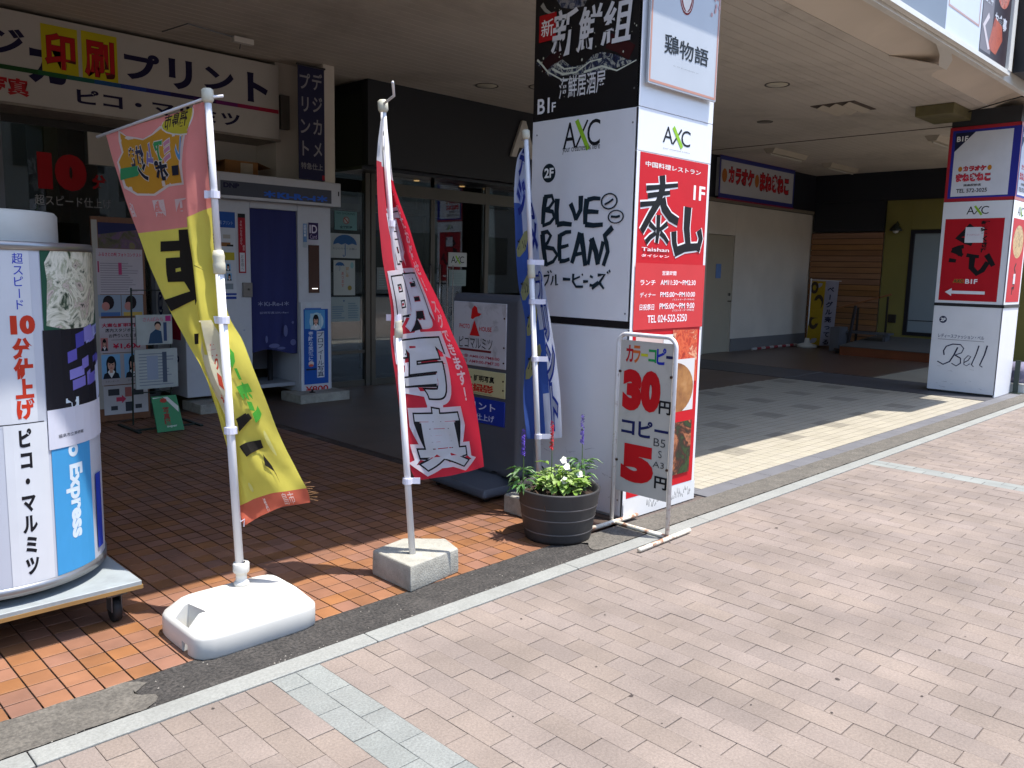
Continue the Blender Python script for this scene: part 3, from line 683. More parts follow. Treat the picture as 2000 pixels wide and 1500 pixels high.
A.poly([(a0, z1), (a0 + .235, z1), (a0, z1 - .235)], '#1d2140'); A.text('B1F', (a0 + .018, z1 - .11, a0 + .15, z1 - .045), '#e6e6e8', .03)
A.text('カラオケ', (.20, 2.905, .47, 2.97), '#c01f30', .05, outline=('#7a1020', .05)); A.ell((.14, 2.905, .19, 2.97), '#b87a1e'); A.ell((.485, 2.905, .535, 2.97), '#b87a1e')
A.text('まねきねこ', (.125, 2.775, .53, 2.875), '#c9364a', .05, outline=('#8a1424', .06)); A.text('福島駅前店', (.22, 2.71, .43, 2.745), '#333438', .02); A.text('TEL 572-3025', (.14, 2.635, .505, 2.685), '#24252c', .02)
A.done()
A = Art(FLs, Q1, step=.0003)
axc(A, (.29, 2.355, .55, 2.455)); A.rect((.045, 1.235, .745, 2.30), '#b11220')
for q, w_ in (([(0.376,2.212),(0.294,2.115),(0.219,2.055),(0.315,2.01),(0.397,1.979)], .085), ([(0.163,1.893),(0.241,1.93),(0.298,1.942)], .06), ([(0.154,1.895),(0.223,1.867),(0.293,1.824)], .06), ([(0.243,1.945),(0.263,1.867),(0.254,1.817)], .055), ([(0.132,1.766),(0.22,1.753)], .055),
              ([(0.339,1.831),(0.412,1.818),(0.49,1.811)], .05), ([(0.412,1.81),(0.412,1.669),(0.484,1.593),(0.544,1.636),(0.598,1.742)], .075), ([(0.577,1.839),(0.621,1.77),(0.666,1.694)], .07)):
    A.stroke(q, w_, '#141014', .8)
A.rect((.30, 1.99, .52, 2.19), '#d6d4d8'); A.text('ラーメンダイニング', (.32, 2.08, .47, 2.105), '#b8304a')
A.text('麺家', (.475, 2.10, .58, 2.27), '#1a1216', .04, vert=True); A.text('くさび', (.50, 1.85, .58, 2.08), '#1a1216', .06, vert=True)
A.text('AXC', (.21, 1.47, .335, 1.515), '#2c1c20', .03, outline=('#c9a83a', .04)); A.text('B1F', (.355, 1.46, .50, 1.52), '#e6e4e6', .03)
A.rect((.20, 1.325, .60, 1.365), '#e0dfe2'); A.poly([(.12, 1.345), (.20, 1.395), (.20, 1.295)], '#e0dfe2'); A.done()
A = Art(FLs, Q0, step=.0003)
A.ell((.08, .93, .175, 1.025), '#1b2148', 26); A.text('2F', (.097, .955, .16, 1.0), WHT, .04)
A.text('レディースファッション・ベル', (.085, .735, .645, .79), '#3a4468', .01); A.stroke([(.085, .715), (.65, .715)], .006, '#7d7a86')
for q, w_ in (([(0.182,0.503),(0.17,0.561),(0.199,0.622),(0.277,0.657),(0.371,0.658),(0.415,0.61),(0.394,0.55),(0.317,0.514)], .017), ([(0.341,0.619),(0.303,0.513),(0.257,0.421),(0.179,0.377),(0.104,0.414)], .02), ([(0.317,0.514),(0.387,0.477),(0.393,0.412),(0.343,0.37),(0.283,0.401)], .017),
              ([(0.432,0.423),(0.482,0.457),(0.51,0.51),(0.476,0.521),(0.434,0.467),(0.434,0.401),(0.468,0.383),(0.505,0.415)], .012), ([(0.594,0.661),(0.571,0.551),(0.526,0.403),(0.554,0.38)], .016), ([(0.692,0.669),(0.669,0.546),(0.624,0.405),(0.658,0.384)], .018)):
    A.stroke(q, w_, '#161a3c', .7)
A.done()
A = Art(FRs, T1, step=.0003)
axc(A, (.2, 2.34, .46, 2.45)); A.rect((.055, 1.235, .64, 2.30), '#c0202c'); A.ell((.12, 1.80, .58, 2.22), blotch('noodle_print', ['#3a2416', '#a8783c', '#c9a468', '#7d3a20'], 14, 1), 28)
A.text('くさび', (.26, 1.3, .40, 1.75), '#1a1216', .07, vert=True); A.rect((.29, 1.47, .38, 1.6), '#dcd8da'); A.done()
A = Art(FRs, T2, step=.0003); A.rect((.045, 2.565, .66, 3.42), '#2c2f8f'); A.rect((.075, 2.59, .63, 3.40), '#d3d5dc')
A.poly([(.075, 3.40), (.28, 3.40), (.075, 3.17)], '#1d2140'); A.text('B1F', (.09, 3.3, .2, 3.36), '#e6e6e8', .03)
A.text('カラオケ', (.15, 2.905, .45, 2.97), '#c01f30', .05); A.text('まねきねこ', (.11, 2.775, .5, 2.875), '#c9364a', .05); A.text('福島駅前店', (.2, 2.71, .4, 2.745), '#333438', .02); A.text('TEL 572-3025', (.13, 2.635, .49, 2.685), '#24252c', .02); A.done()
# scuffs near the foot of both pillars and the seams of the cladding
rr = random.Random(31)
A = Art(S, L0)
for k in range(22):
    a = rr.uniform(.03, .8); b = .04 + rr.random() ** 2 * .5; A.stroke([(a, b), (a + rr.uniform(-.05, .06), b + rr.uniform(-.01, .02)), (a + rr.uniform(-.02, .08), b + rr.uniform(-.01, .03))], .0022, '#8f8f92', .3)
A.done()
A = Art(FLs, Q0)
for k in range(12):
    a = rr.uniform(.03, .75); b = .06 + rr.random() ** 2 * .4; A.stroke([(a, b), (a + rr.uniform(-.06, .06), b + rr.uniform(-.01, .02))], .004, '#97979a', .3)
A.done()
for z in (.12, 1.08, 1.26, 2.36, 2.55):
    for y in (3.0, 3.76): build('screw', MB().tube([(3.9285, y, z), (3.9315, y, z)], .006, 8), mt('screw_grey', '#8c8c8e', .4, metal=.6), p1)
# things beside the far pillar
bk = thing('wall_bracket', 'dark green metal post leaning against the sunny side of the far pillar', 'metal post', (12.62, 3.0, 0))
build('post', MB().box(12.61, 2.97, .012, 12.635, 3.03, .45), mt('green_metal', '#2f3a34', .5, metal=.3), bk); build('foot', BX(12.56, 2.93, 0, 12.80, 3.06, .011), MC['green_metal'], bk)
bg = thing('cloth_sack', 'grey and violet sack on a white crate beside the far pillar', 'sack', (12.95, 3.02, 0))
mb = MB(); mb.lathe(12.95, 3.05, [(.02, .125), (.20, .13), (.23, .2), (.225, .3), (.19, .36), (.10, .40), (.02, .405)], 18); build('sack', mb, mt('sack_cloth', '#6d6a80', .8, .3, 8, bump=.01, bscale=15), bg, smooth=True)
wc = thing('white_crate', 'low white crate under the grey sack by the far pillar', 'crate', (12.95, 3.05, 0))
build('crate_body', BX(12.70, 2.88, .0, 13.3, 3.25, .12), m_trim, wc, bevel=.008)
build('crate_lid', BX(12.69, 2.87, .1205, 13.31, 3.26, .128), m_trim, wc)

# ------------------------------------------------------------ banner flags on poles
m_pole = mt('white_pole', '#d3d3d6', .35, .04, 8, dirt=.08)
m_clip = mt('white_clip', '#cfcfdc', .45, .04, 8)
m_plast = mt('white_plastic', '#c9c7c0', .42, .04, 4, dirt=.14, dirtcol=lin('#8d877b'), dscale=6, dlo=.55)
m_conc = mt('concrete_block', '#a5a297', .95, .2, 14, bump=.004, bscale=120, fine=.25, dirt=.5, dirtcol=lin('#4d4a3e'), dscale=5, dlo=.52)
def flag_cloth(name, F, parent, regions, base):
    """cloth as one sheet per colour; regions: function (u, v) -> colour key"""
    nu, nv = 24, 66; G = F.grid(nu, nv); par = {}
    rr = random.Random(5)
    for j in range(nv):
        for i in range(nu):
            c = regions((i + .5) / nu, (j + .5) / nv); par.setdefault(c, []).append((i, j))
    root = None
    for c, fl in sorted(par.items(), key=lambda t: -len(t[1])):
        idx = {}; v = []; f = []
        for i, j in fl:
            q = []
            for a, b in ((i, j), (i + 1, j), (i + 1, j + 1), (i, j + 1)):
                if (a, b) not in idx: idx[(a, b)] = len(v); v.append(G[b][a])
                q.append(idx[(a, b)])
            f.append(tuple(q))
        o = build(name if root is None else 'colour_band', MB().add(v, f), pm(c, True), root or parent, smooth=True, fixn=False)
        root = root or o
    return root
def ringcol(mb, p, r, h, axis=Vector((0, 0, 1))): return mb.tube([Vector(p) - axis * h / 2, Vector(p) + axis * h / 2], r, 14)
def pole(parent, pts, r0, r1, joint):
    a, b = Vector(pts[0]), Vector(pts[1]); ax = (b - a).normalized()
    j = a + ax * joint
    build('pole', MB().tube([a, j], r0, 14), m_pole, parent, smooth=True)
    build('pole_upper', MB().tube([j - ax * .01, b], r1, 14), m_pole, parent, smooth=True)
    build('joint', MB().tube([j - ax * .05, j - ax * .045, j - ax * .01, j + ax * .0, j + ax * .02, j + ax * .045], [r0 * 1.05, r0 * 1.4, r0 * 1.4, r0 * 1.25, r0 * 1.4, r0 * 1.1], 16), mt('cream_collar', '#bdb9a6', .45), parent, smooth=True)
    build('pole_cap', MB().tube([b - ax * .03, b - ax * .02, b + ax * .018, b + ax * .024], [r1 * 1.2, r1 * 1.7, r1 * 1.7, r1 * 1.1], 16), MC['cream_collar'], parent, smooth=True)
    return ax
def clip(parent, p, q, r):     # loop round the pole and a tab to the cloth
    p = Vector(p); q = Vector(q); d = (q - p)
    build('clip', MB().tube([p - Vector((0, 0, .014)), p + Vector((0, 0, .014))], r * 1.5, 12).beam(p + d * .1, q, .003, .03), m_clip, parent)

# pink and yellow coupon banner, near left
y1 = thing('banner_flag', 'pink and yellow coupon banner twisting round a white pole in a white water base', 'banner', (1.50, 3.05, 0))
FWs = Flag([[(1.304,3.785,2.035),(1.481,3.284,2.114),(1.453,3.255,2.111),(1.489,3.219,2.131)],
[(1.330,3.759,1.902),(1.465,3.327,1.935),(1.412,3.267,1.924),(1.493,3.229,1.950)],
[(1.374,3.686,1.660),(1.473,3.334,1.684),(1.411,3.255,1.678),(1.503,3.233,1.723)],
[(1.402,3.574,1.441),(1.482,3.325,1.488),(1.423,3.243,1.508),(1.518,3.232,1.531)],
[(1.445,3.447,1.245),(1.491,3.316,1.279),(1.431,3.220,1.302),(1.554,3.211,1.300)],
[(1.479,3.356,1.106),(1.498,3.309,1.131),(1.450,3.216,1.145),(1.600,3.179,1.183)],
[(1.498,3.309,1.028),(1.496,3.282,1.037),(1.473,3.207,1.051),(1.639,3.139,1.035)],
[(1.515,3.263,0.908),(1.529,3.250,0.920),(1.521,3.187,0.933),(1.675,3.104,0.903)],
[(1.541,3.237,0.768),(1.560,3.219,0.779),(1.575,3.176,0.795),(1.708,3.070,0.769)],
[(1.560,3.205,0.617),(1.586,3.178,0.640),(1.616,3.120,0.673),(1.753,3.026,0.647)],
[(1.574,3.190,0.489),(1.612,3.139,0.522),(1.663,3.073,0.553),(1.776,2.989,0.573)],
[(1.576,3.160,0.406),(1.630,3.120,0.449),(1.687,3.049,0.494),(1.785,2.980,0.509)]], [0, 0.5, 0.6, 1])
pole(y1, ((1.564, 3.168, .10), (1.489, 3.203, 2.15)), .0175, .0135, 1.41)
build('crossbar', MB().tube([Vector((1.489, 3.203, 2.13)) - (Vector((1.489, 3.203, 2.13)) - Vector(FWs.raw(0, 0))) * 1.09 * 1, (1.489, 3.203, 2.14), (1.535, 3.165, 2.148)], .006, 8), m_pole, y1, smooth=True)
def fw_col(u, v):
    if v < (.197 if u < .58 else .181): return '#dd8a82'
    if v > .915: return '#d0694f'
    return '#e2d65c'
c1 = flag_cloth('cloth', FWs, y1, fw_col, None)
A = Art(FWs, c1, d=.0016, cloth=True, step=.00015)
A.poly([(0.075,0),(0.113,0.028),(0.213,0.047),(0.269,0.041),(0.312,0.028),(0.363,0.031),(0.413,0.044),(0.463,0.056),(0.456,0.084),(0.45,0.106),(0.456,0.134),(0.35,0.134),(0.231,0.144),(0.1,0.141),(0.019,0.128),(0.025,0.084),(0.069,0.066),(0.062,0.038)], '#d9d4cc')
A.poly([(0.081,0.013),(0.119,0.034),(0.213,0.05),(0.275,0.044),(0.325,0.034),(0.363,0.034),(0.406,0.047),(0.45,0.056),(0.438,0.084),(0.431,0.106),(0.444,0.131),(0.338,0.131),(0.225,0.141),(0.106,0.138),(0.038,0.125),(0.038,0.084),(0.081,0.066),(0.075,0.038)], '#cf9a2c')
A.ell((0.319,0,0.681,0.059), '#ddd8cf'); A.ell((0.325,0,0.65,0.056), '#c9bd3a')
A.text('福島市', (0.338,0,0.463,0.041), '#3a2e2a', .02, flip=True)
for ch, x0, x1, h in (('付', 940, 1000, '#3a3a55'), ('き', 890, 930, '#3a3a55'), ('ム', 1015, 1068, '#8d7fb8'), ('ア', 1075, 1135, '#3f9a5a'), ('ミ', 1145, 1195, '#c98aa0'), ('レ', 1225, 1262, '#5f9ac9')):
    A.text(ch, (FWs_uv := (0.113,0.059,0.444,0.1))[0:0] or (FWs_uv[0] + (FWs_uv[2] - FWs_uv[0]) * (x0 - 890) / 372, FWs_uv[1], FWs_uv[0] + (FWs_uv[2] - FWs_uv[0]) * (x1 - 890) / 372, FWs_uv[3]), h, .045, flip=True, outline=('#ddd8cf', .04))
A.poly([(0.038,0.097),(0.163,0.097),(0.163,0.1),(0.188,0.103),(0.144,0.113),(0.013,0.116)], '#3f9a62')
for ch, r_ in (('ン', (0.156,0.094,0.219,0.122)), ('ポ', (0.275,0.094,0.363,0.125))): A.text(ch, r_, '#1e2233', .05, flip=True, outline=('#ddd8cf', .04))
A.stroke([(0.388,0.113),(0.431,0.113)], .014, '#1e2233')
A.text('加', (0.381,0.15,0.588,0.172), '#ddd0cc', .05, flip=True); A.text('盟', (0.2,0.15,0.3,0.181), '#ddd0cc', .06, flip=True); A.text('店', (0.019,0.15,0.056,0.172), '#ddd0cc', .05, flip=True)
m_bk = '#1f1a14'
# mirrored heavy kana read from the back of the cloth
for q in ([(0.194,0.216),(0.369,0.219),(0.381,0.2),(0.588,0.203),(0.594,0.225),(0.488,0.247),(0.481,0.269),(0.788,0.294),(0.481,0.272),(0.55,0.309),(0.419,0.338),(0.425,0.328),(0.025,0.338),(0.006,0.316),(0.381,0.312),(0.338,0.294),(0.15,0.288),(0.206,0.247),(0.344,0.25),(0.356,0.238),(0.169,0.234)],):
    A.poly(q, m_bk)
A.poly([(0.281,0.269),(0.331,0.269),(0.331,0.275),(0.275,0.275)], '#e2d65c')
A.poly([(0.288,0.394),(0.419,0.397),(0.356,0.422),(0.194,0.419)], m_bk)
# strip by the pole and the lower sweep
A.poly([(0.606,0.378),(0.756,0.378),(0.806,0.416),(0.75,0.519),(0.688,0.588),(0.575,0.669),(0.531,0.663),(0.519,0.609),(0.55,0.556),(0.381,0.447)], '#dcd6bc')
for ch, r_ in (('全', (0.644,0.425,0.725,0.478)), ('ク', (0.663,0.475,0.706,0.525)), ('ポ', (0.6,0.606,0.613,0.638))): A.text(ch, r_, '#c2452c', .04)
A.stroke([(0.675,0.541),(0.65,0.584)], .03, '#c2452c')
A.stroke([(0.869,0.469),(0.856,0.488),(0.812,0.506)], .028, '#4fae3e')
for q in ([(0.844,0.519),(0.844,0.553)], [(0.775,0.591),(0.838,0.581),(0.9,0.575)], [(0.856,0.566),(0.831,0.594),(0.825,0.613)], [(0.788,0.6),(0.794,0.613)], [(0.869,0.594),(0.863,0.606)], [(0.806,0.634),(0.85,0.634)], [(0.9,0.641),(0.869,0.656),(0.819,0.669)]): A.stroke(q, .026, '#4fae3e')
for q in ([(0.638,0.678),(0.756,0.656),(0.769,0.672),(0.638,0.697)], [(0.562,0.756),(0.812,0.728),(0.794,0.753),(0.581,0.788)], [(0.738,0.778),(0.756,0.812),(0.75,0.847),(0.744,0.875),(0.744,0.834),(0.688,0.816)], [(0.644,0.681),(0.781,0.656),(0.8,0.669),(0.613,0.716)]): A.poly(q, m_bk)
A.ell((0.856,0.7,0.894,0.775), '#d8d48a', 16); A.ell((0.506,0.853,0.525,0.884), '#d8d48a', 12)
for x_, t_ in ((1370, '福'), (1465, '島'), (1520, '市')):
    k = 50 if x_ == 1370 else 26
    pass
A.text('福', (0.544,0.916,0.556,0.994), '#d9c6bc', .02); A.text('島市', (0.694,0.913,0.825,0.975), '#d9c6bc')
A.done()
rr = random.Random(8); mb = MB()      # frayed threads at the corner
for k in range(9):
    p = Vector(FWs.raw(1, .97 - .012 * k)); mb.tube([p, p + Vector((.012 + rr.random() * .02, -.02 - rr.random() * .02, .004 + rr.uniform(-.01, .012)))], .0006, 3)
o = build('frayed_thread', mb, mt('thread', '#a07850', .9), c1); o['kind'] = 'stuff'
for v_, z in ((.16, 1.771), (.42, 1.275), (.71, .82)):
    t = (z - .1) / 2.05; P_ = Vector((1.564 - .075 * t, 3.168 + .035 * t, z)); clip(y1, P_, P_ + Vector((-.028, .028, 0)) if v_ < .5 else P_ + Vector((.02, -.02, 0)), .0145 if z > 1.4 else .0175)
mb = MB(); mb.tube([(1.556, 3.172, .42), (1.575, 3.15, .44), FWs.raw(0, 1)], .003, 5); build('tie_string', mb, m_clip, y1)
# water base: rounded slab with sloping shoulders, hand hole and foot notch
def base_mesh():
    cx, cy = 1.515, 3.085
    pr = [(1.263, 3.22), (1.225, 3.17), (1.232, 2.965), (1.29, 2.905), (1.70, 2.905), (1.775, 2.97), (1.79, 3.21), (1.73, 3.30), (1.31, 3.30)]
    rings = []; n = 48
    def outline(scale, z):
        P = []
        for i in range(n):
            a = 2 * pi * i / n; e = 7; c, s_ = cos(a), sin(a)
            r_ = (abs(c) ** e + abs(s_) ** e) ** (-1 / e)
            P.append((cx + c * r_ * .268 * scale[0], cy + s_ * r_ * .20 * scale[1], z))
        return P
    mb = MB(); prof = [((.98, .97), .0), ((1, 1), .010), ((1.0, 1.0), .078), ((.992, .99), .088), ((.975, .965), .094), ((.80, .70), .145), ((.78, .68), .148), ((.75, .65), .149), ((.4, .3), .15), ((.02, .02), .151)]
    v = []; 
    for sc_, z in prof: v += outline(sc_, z)
    f = [(j * n + i, j * n + (i + 1) % n, (j + 1) * n + (i + 1) % n, (j + 1) * n + i) for j in range(len(prof) - 1) for i in range(n)]
    return mb.add(v, f)
wb = build('water_base', base_mesh(), m_plast, y1, smooth=True)
def cutter(mb):
    me = bpy.data.meshes.new('c'); me.from_pydata(mb.v, [], mb.f); bm = bmesh.new(); bm.from_mesh(me); bmesh.ops.recalc_face_normals(bm, faces=bm.faces); bm.to_mesh(me); bm.free()
    return bpy.data.objects.new('c', me)
def carve(ob, cuts):
    cs = []
    bm = bmesh.new(); bm.from_mesh(ob.data); bmesh.ops.holes_fill(bm, edges=bm.edges); bmesh.ops.recalc_face_normals(bm, faces=bm.faces); bm.to_mesh(ob.data); bm.free()
    for mb in cuts:
        c = cutter(MB().add([tuple(Vector(p) - WL[ob]) for p in mb.v], mb.f)); sc.collection.objects.link(c); c.location = ob.parent.location; cs.append(c)
        m = ob.modifiers.new('b', 'BOOLEAN'); m.operation = 'DIFFERENCE'; m.object = c; m.solver = 'EXACT'
    bpy.context.view_layer.update(); dg = bpy.context.evaluated_depsgraph_get(); me = bpy.data.meshes.new_from_object(ob.evaluated_get(dg))
    ob.modifiers.clear(); ob.data = me
    for c in cs: bpy.data.objects.remove(c)
    for p in ob.data.polygons: p.use_smooth = True
    md = ob.modifiers.new('e', 'EDGE_SPLIT'); md.split_angle = radians(38)
carve(wb, [MB().prism([(1.262, 3.005), (1.335, 3.005), (1.315, 3.125), (1.262, 3.125)], .03, .2), MB().prism([(1.16, 2.985), (1.30, 2.985), (1.30, 3.035), (1.16, 3.035)], -.02, .045)])
build('filler_neck', MB().lathe(1.564, 3.168, [(.0, .15), (.033, .15), (.031, .165), (.0235, .17), (.0225, .205), (.031, .207), (.034, .213), (.034, .245), (.031, .25), (.018, .25)], 24), m_plast, y1, smooth=True)

# red ID photo banner in a concrete block
r1 = thing('banner_flag', 'red banner with huge white photo lettering on a pole set in a concrete block', 'banner', (2.40, 3.05, 0))
FRs_ = Flag([[(2.102,2.918,2.106),(2.227,3.076,2.158),(2.306,3.166,2.208)],
[(2.100,2.934,2.008),(2.255,3.118,2.045),(2.332,3.169,2.072)],
[(2.097,2.937,1.911),(2.285,3.145,1.933),(2.342,3.159,1.916)],
[(2.111,2.952,1.786),(2.309,3.149,1.809),(2.362,3.139,1.822)],
[(2.142,2.977,1.659),(2.334,3.139,1.676),(2.386,3.087,1.685)],
[(2.189,3.015,1.506),(2.365,3.121,1.515),(2.406,3.024,1.521)],
[(2.266,3.065,1.321),(2.400,3.087,1.342),(2.453,2.949,1.352)],
[(2.284,3.090,1.161),(2.421,3.066,1.174),(2.503,2.899,1.190)],
[(2.311,3.090,0.997),(2.448,3.039,1.009),(2.552,2.850,1.040)],
[(2.331,3.084,0.837),(2.475,3.012,0.832),(2.586,2.830,0.858)],
[(2.348,3.082,0.663),(2.502,2.985,0.663),(2.612,2.818,0.696)],
[(2.400,3.044,0.491),(2.524,2.963,0.507),(2.631,2.814,0.564)]], [0, 0.42, 1])
pole(r1, ((2.391, 3.049, .07), (2.272, 3.135, 2.22)), .0165, .0135, 1.16)
build('crossbar', MB().tube([(2.272, 3.135, 2.225), (2.225, 2.99, 2.235), (2.07, 2.79, 2.238)], .0055, 8), m_pole, r1, smooth=True)
c2 = flag_cloth('cloth', FRs_, r1, lambda u, v: '#d5d6da' if (v < .145 + .05 * u) else '#c4283c', None)
A = Art(FRs_, c2, d=.0016, cloth=True, step=.00015)
KG = [('証', (-9.683,1.808,-9.567,1.554)), ('明', (-9.636,1.507,-9.388,1.249)), ('写', (-9.565,1.207,-9.266,0.881)), ('真', (-9.527,0.856,-9.192,0.498))]
kz = [(.30, .30, .80, .455), (.10, .475, .74, .62), (.09, .635, .78, .795), (.10, .81, .80, .975)]
for (ch, _), r_ in zip(KG, kz):
    v0 = A.d
    A.text(ch, r_, '#c9ccd6', .045, outline=('#d6d8e0', .075)); A.d += .0002
    A._t(ch, r_, '#14151b', .055, False, False, 0, 0, 1., False, 1., .055); A.d += .0002
    A._t(ch, r_, '#d6d8de', .028, False, False, 0, 0, 1., False, 1., .055)
A.text('プロにお任せ！', (.80, .25, .94, .52), '#e3dde0', .03, vert=True); A.text('スグできます！', (.845, .545, .955, .80), '#e3dde0', .03, vert=True)
A.text('書', (.42, .125, .60, .168), '#16171b', .05)
A.text('・・', (.40, .05, .48, .11), '#16171b', .05, vert=True)
A.done()
for z, dx in ((1.70, .0), (1.27, .0), (.49, .02)):
    t = (z - .07) / 2.15; P_ = Vector((2.391 - .119 * t, 3.049 + .086 * t, z)); clip(r1, P_, P_ + Vector((-.035, .035, 0)) if z > 1 else P_ + Vector((.045, -.04, 0)), .0145 if z > 1.2 else .0165)
mb = MB(); pl_ = [(2.272, 3.223), (2.271, 2.913), (2.611, 2.962), (2.66, 3.12), (2.50, 3.27)]
def blockring(k, z): 
    c = (2.45, 3.09); return [(c[0] + (x - c[0]) * k, c[1] + (y - c[1]) * k, z) for x, y in pl_]
v = blockring(.985, 0) + blockring(1, .02) + blockring(.985, .118) + blockring(.965, .127); n = 5
mb.add(v, [tuple(range(n))[::-1]] + [(j * n + i, j * n + (i + 1) % n, (j + 1) * n + (i + 1) % n, (j + 1) * n + i) for j in range(3) for i in range(n)] + [tuple(3 * n + i for i in range(n))])
build('concrete_block', mb, m_conc, r1, bevel=.006)

# blue banner behind the tub
b1 = thing('banner_flag', 'blue and white photo print banner on a white pole behind the flower tub', 'banner', (3.50, 3.35, 0))
FBs = Flag([[(3.460,3.410,2.208),(3.497,3.431,2.243),(3.520,3.438,2.267)],
[(3.418,3.423,2.128),(3.519,3.469,2.124),(3.547,3.441,2.090)],
[(3.408,3.432,1.947),(3.535,3.482,1.945),(3.557,3.431,1.915)],
[(3.430,3.440,1.760),(3.558,3.474,1.767),(3.583,3.405,1.773)],
[(3.452,3.448,1.584),(3.575,3.471,1.572),(3.595,3.393,1.564)],
[(3.480,3.448,1.405),(3.593,3.452,1.405),(3.602,3.356,1.423)],
[(3.526,3.432,1.199),(3.623,3.423,1.203),(3.614,3.314,1.228)],
[(3.530,3.428,0.978),(3.638,3.407,0.983),(3.642,3.286,1.015)],
[(3.526,3.432,0.728),(3.642,3.389,0.732),(3.667,3.261,0.768)],
[(3.545,3.413,0.486),(3.651,3.366,0.480),(3.690,3.254,0.499)]], [0, 0.5, 1])
pole(b1, ((3.583, 3.317, .05), (3.482, 3.421, 2.278)), .0165, .0135, 1.46)
build('crossbar', MB().tube([(3.482, 3.421, 2.268), (3.55, 3.51, 2.26)], .0055, 8), m_pole, b1)
def fb_col(u, v):
    e = (.0 if v < .26 else (.35 if v < .36 else (.62 if v < .45 else (.55 if v < .7 else (.72 if v < .88 else .55)))))
    return '#3a5aa8' if u < e else '#bcc4d8'
c3 = flag_cloth('cloth', FBs, b1, fb_col, None)
A = Art(FBs, c3, d=.0016, cloth=True, step=.00015)
A.text('デジ', (.12, .03, .62, .30), '#20318c', .05, vert=True, outline=('#8d9ccb', .05)); A.text('カメ', (.62, .22, .98, .42), '#20318c', .05, vert=True, outline=('#8d9ccb', .04))
for v_ in (.40, .555, .665, .79):
    A.emit([(.02, v_ + .02), (.12, v_ - .005), (.38, v_ - .045), (.52, v_ - .05), (.56, v_ - .03), (.42, v_ + .015), (.14, v_ + .045), (.03, v_ + .045)], [tuple(range(8))], '#a5a26c')
    A.text('プリント', (.08, v_ - .02, .44, v_ + .022), '#2b2d30', .03)
A.text('プリント', (.70, .50, .97, .965), '#27409c', .04, vert=True, outline=('#27409c', .07)); A._t('プリント', (.70, .50, .97, .965), '#c3cbdc', .03, True, False, 0, 0, 1., False, 1., .04)
A.done()
for z in (1.55, 1.32, .98, .51):
    t = (z - .1) / 2.15; P_ = Vector((3.583 - .101 * t, 3.317 + .104 * t, z)); clip(b1, P_, P_ + Vector((.06, -.05, 0)), .015)
build('concrete_block', BX(3.50, 3.285, 0, 3.78, 3.56, .12), m_conc, b1, bevel=.012)

# ------------------------------------------------------------ flower tub and what grows in it
m_tub = mt('dark_tub', '#302f30', .55, .2, 5, bump=.0012, bscale=14, stretch=(1, 1, .2), dirt=.3, dirtcol=lin('#5d5a57'), dscale=4)
TX, TY = 3.42, 3.03
tub = thing('planter_tub', 'dark grey barrel-shaped flower tub at the foot of the near pillar', 'planter', (TX, TY, 0))
def tr_(z): return .188 + .048 * z / .29
build('tub_wall', MB().lathe(TX, TY, [(0, .012), (.17, .01), (.185, .0), (tr_(.02), .02), (tr_(.1), .1), (tr_(.2), .2), (tr_(.285), .285), (tr_(.29), .292), (tr_(.29) - .012, .294), (tr_(.29) - .02, .286), (tr_(.2) - .02, .235)], 48), m_tub, tub, smooth=True)
for z in (.055, .135, .20): build('hoop', MB().lathe(TX, TY, [(tr_(z) + .001, z), (tr_(z) + .0028, z + .002), (tr_(z) + .0028, z + .006), (tr_(z + .008) + .001, z + .008)], 48), mt('tub_hoop', '#5b5858', .5), tub, smooth=True)
build('soil', MB().lathe(TX, TY, [(0, .262), (.1, .268), (.19, .25), (tr_(.25) - .018, .247)], 28), mt('soil', '#3a281c', .95, .4, 40, bump=.01, bscale=90, fine=.4), tub, smooth=True)
build('hanging_root', MB().tube([(TX - .19, TY + .03, .27), (TX - .215, TY - .02, .305), (TX - .21, TY - .08, .26), (TX - .205, TY - .09, .2)], .003, 5), mt('dry_stem', '#4a3626', .9), tub)
def leaf(mb, p, d, L, Wd, up=Vector((0, 0, 1)), bend=.3):
    d = d.normalized(); x = d.cross(up)
    if x.length < .1: x = Vector((1, 0, 0))
    x.normalize(); n = x.cross(d)
    q = [p, p + d * L * .3 + x * Wd * .42 + n * L * .05, p + d * L * .65 + x * Wd * .45 - n * L * bend * .2, p + d * L - n * L * bend, p + d * L * .65 - x * Wd * .45 - n * L * bend * .2, p + d * L * .3 - x * Wd * .42 + n * L * .05, p + d * L * .5 - n * L * bend * .12 - n * Wd * .12]
    mb.add(q, [(0, 1, 6), (1, 2, 6), (2, 3, 6), (3, 4, 6), (4, 5, 6), (5, 0, 6)])
m_leaf = mt('leaf_green', '#8fae4c', .5, .25, 20, rndisl=.25, trans=.3); m_leafd = mt('leaf_dark', '#4d7836', .5, .25, 20, rndisl=.2, trans=.25); m_stem = mt('stem_green', '#4a6330', .6)
def flower(mb, c, r, n, ax):
    ax = ax.normalized(); x = ax.cross(Vector((.3, .2, 1))).normalized(); y = ax.cross(x)
    for k in range(n):
        a = 2 * pi * k / n; d = x * cos(a) + y * sin(a); e = x * cos(a + pi / 2) + y * sin(a + pi / 2)
        mb.add([c, c + d * r * .6 + e * r * .45, c + d * r + ax * r * .1, c + d * r * .6 - e * r * .45], [(0, 1, 2, 3)])
rr = random.Random(12)
fl = thing('flowering_plant', 'leafy plant with white flowers in the middle of the tub', 'plant', (TX, TY - .02, .26))
mb = MB(); st = MB()
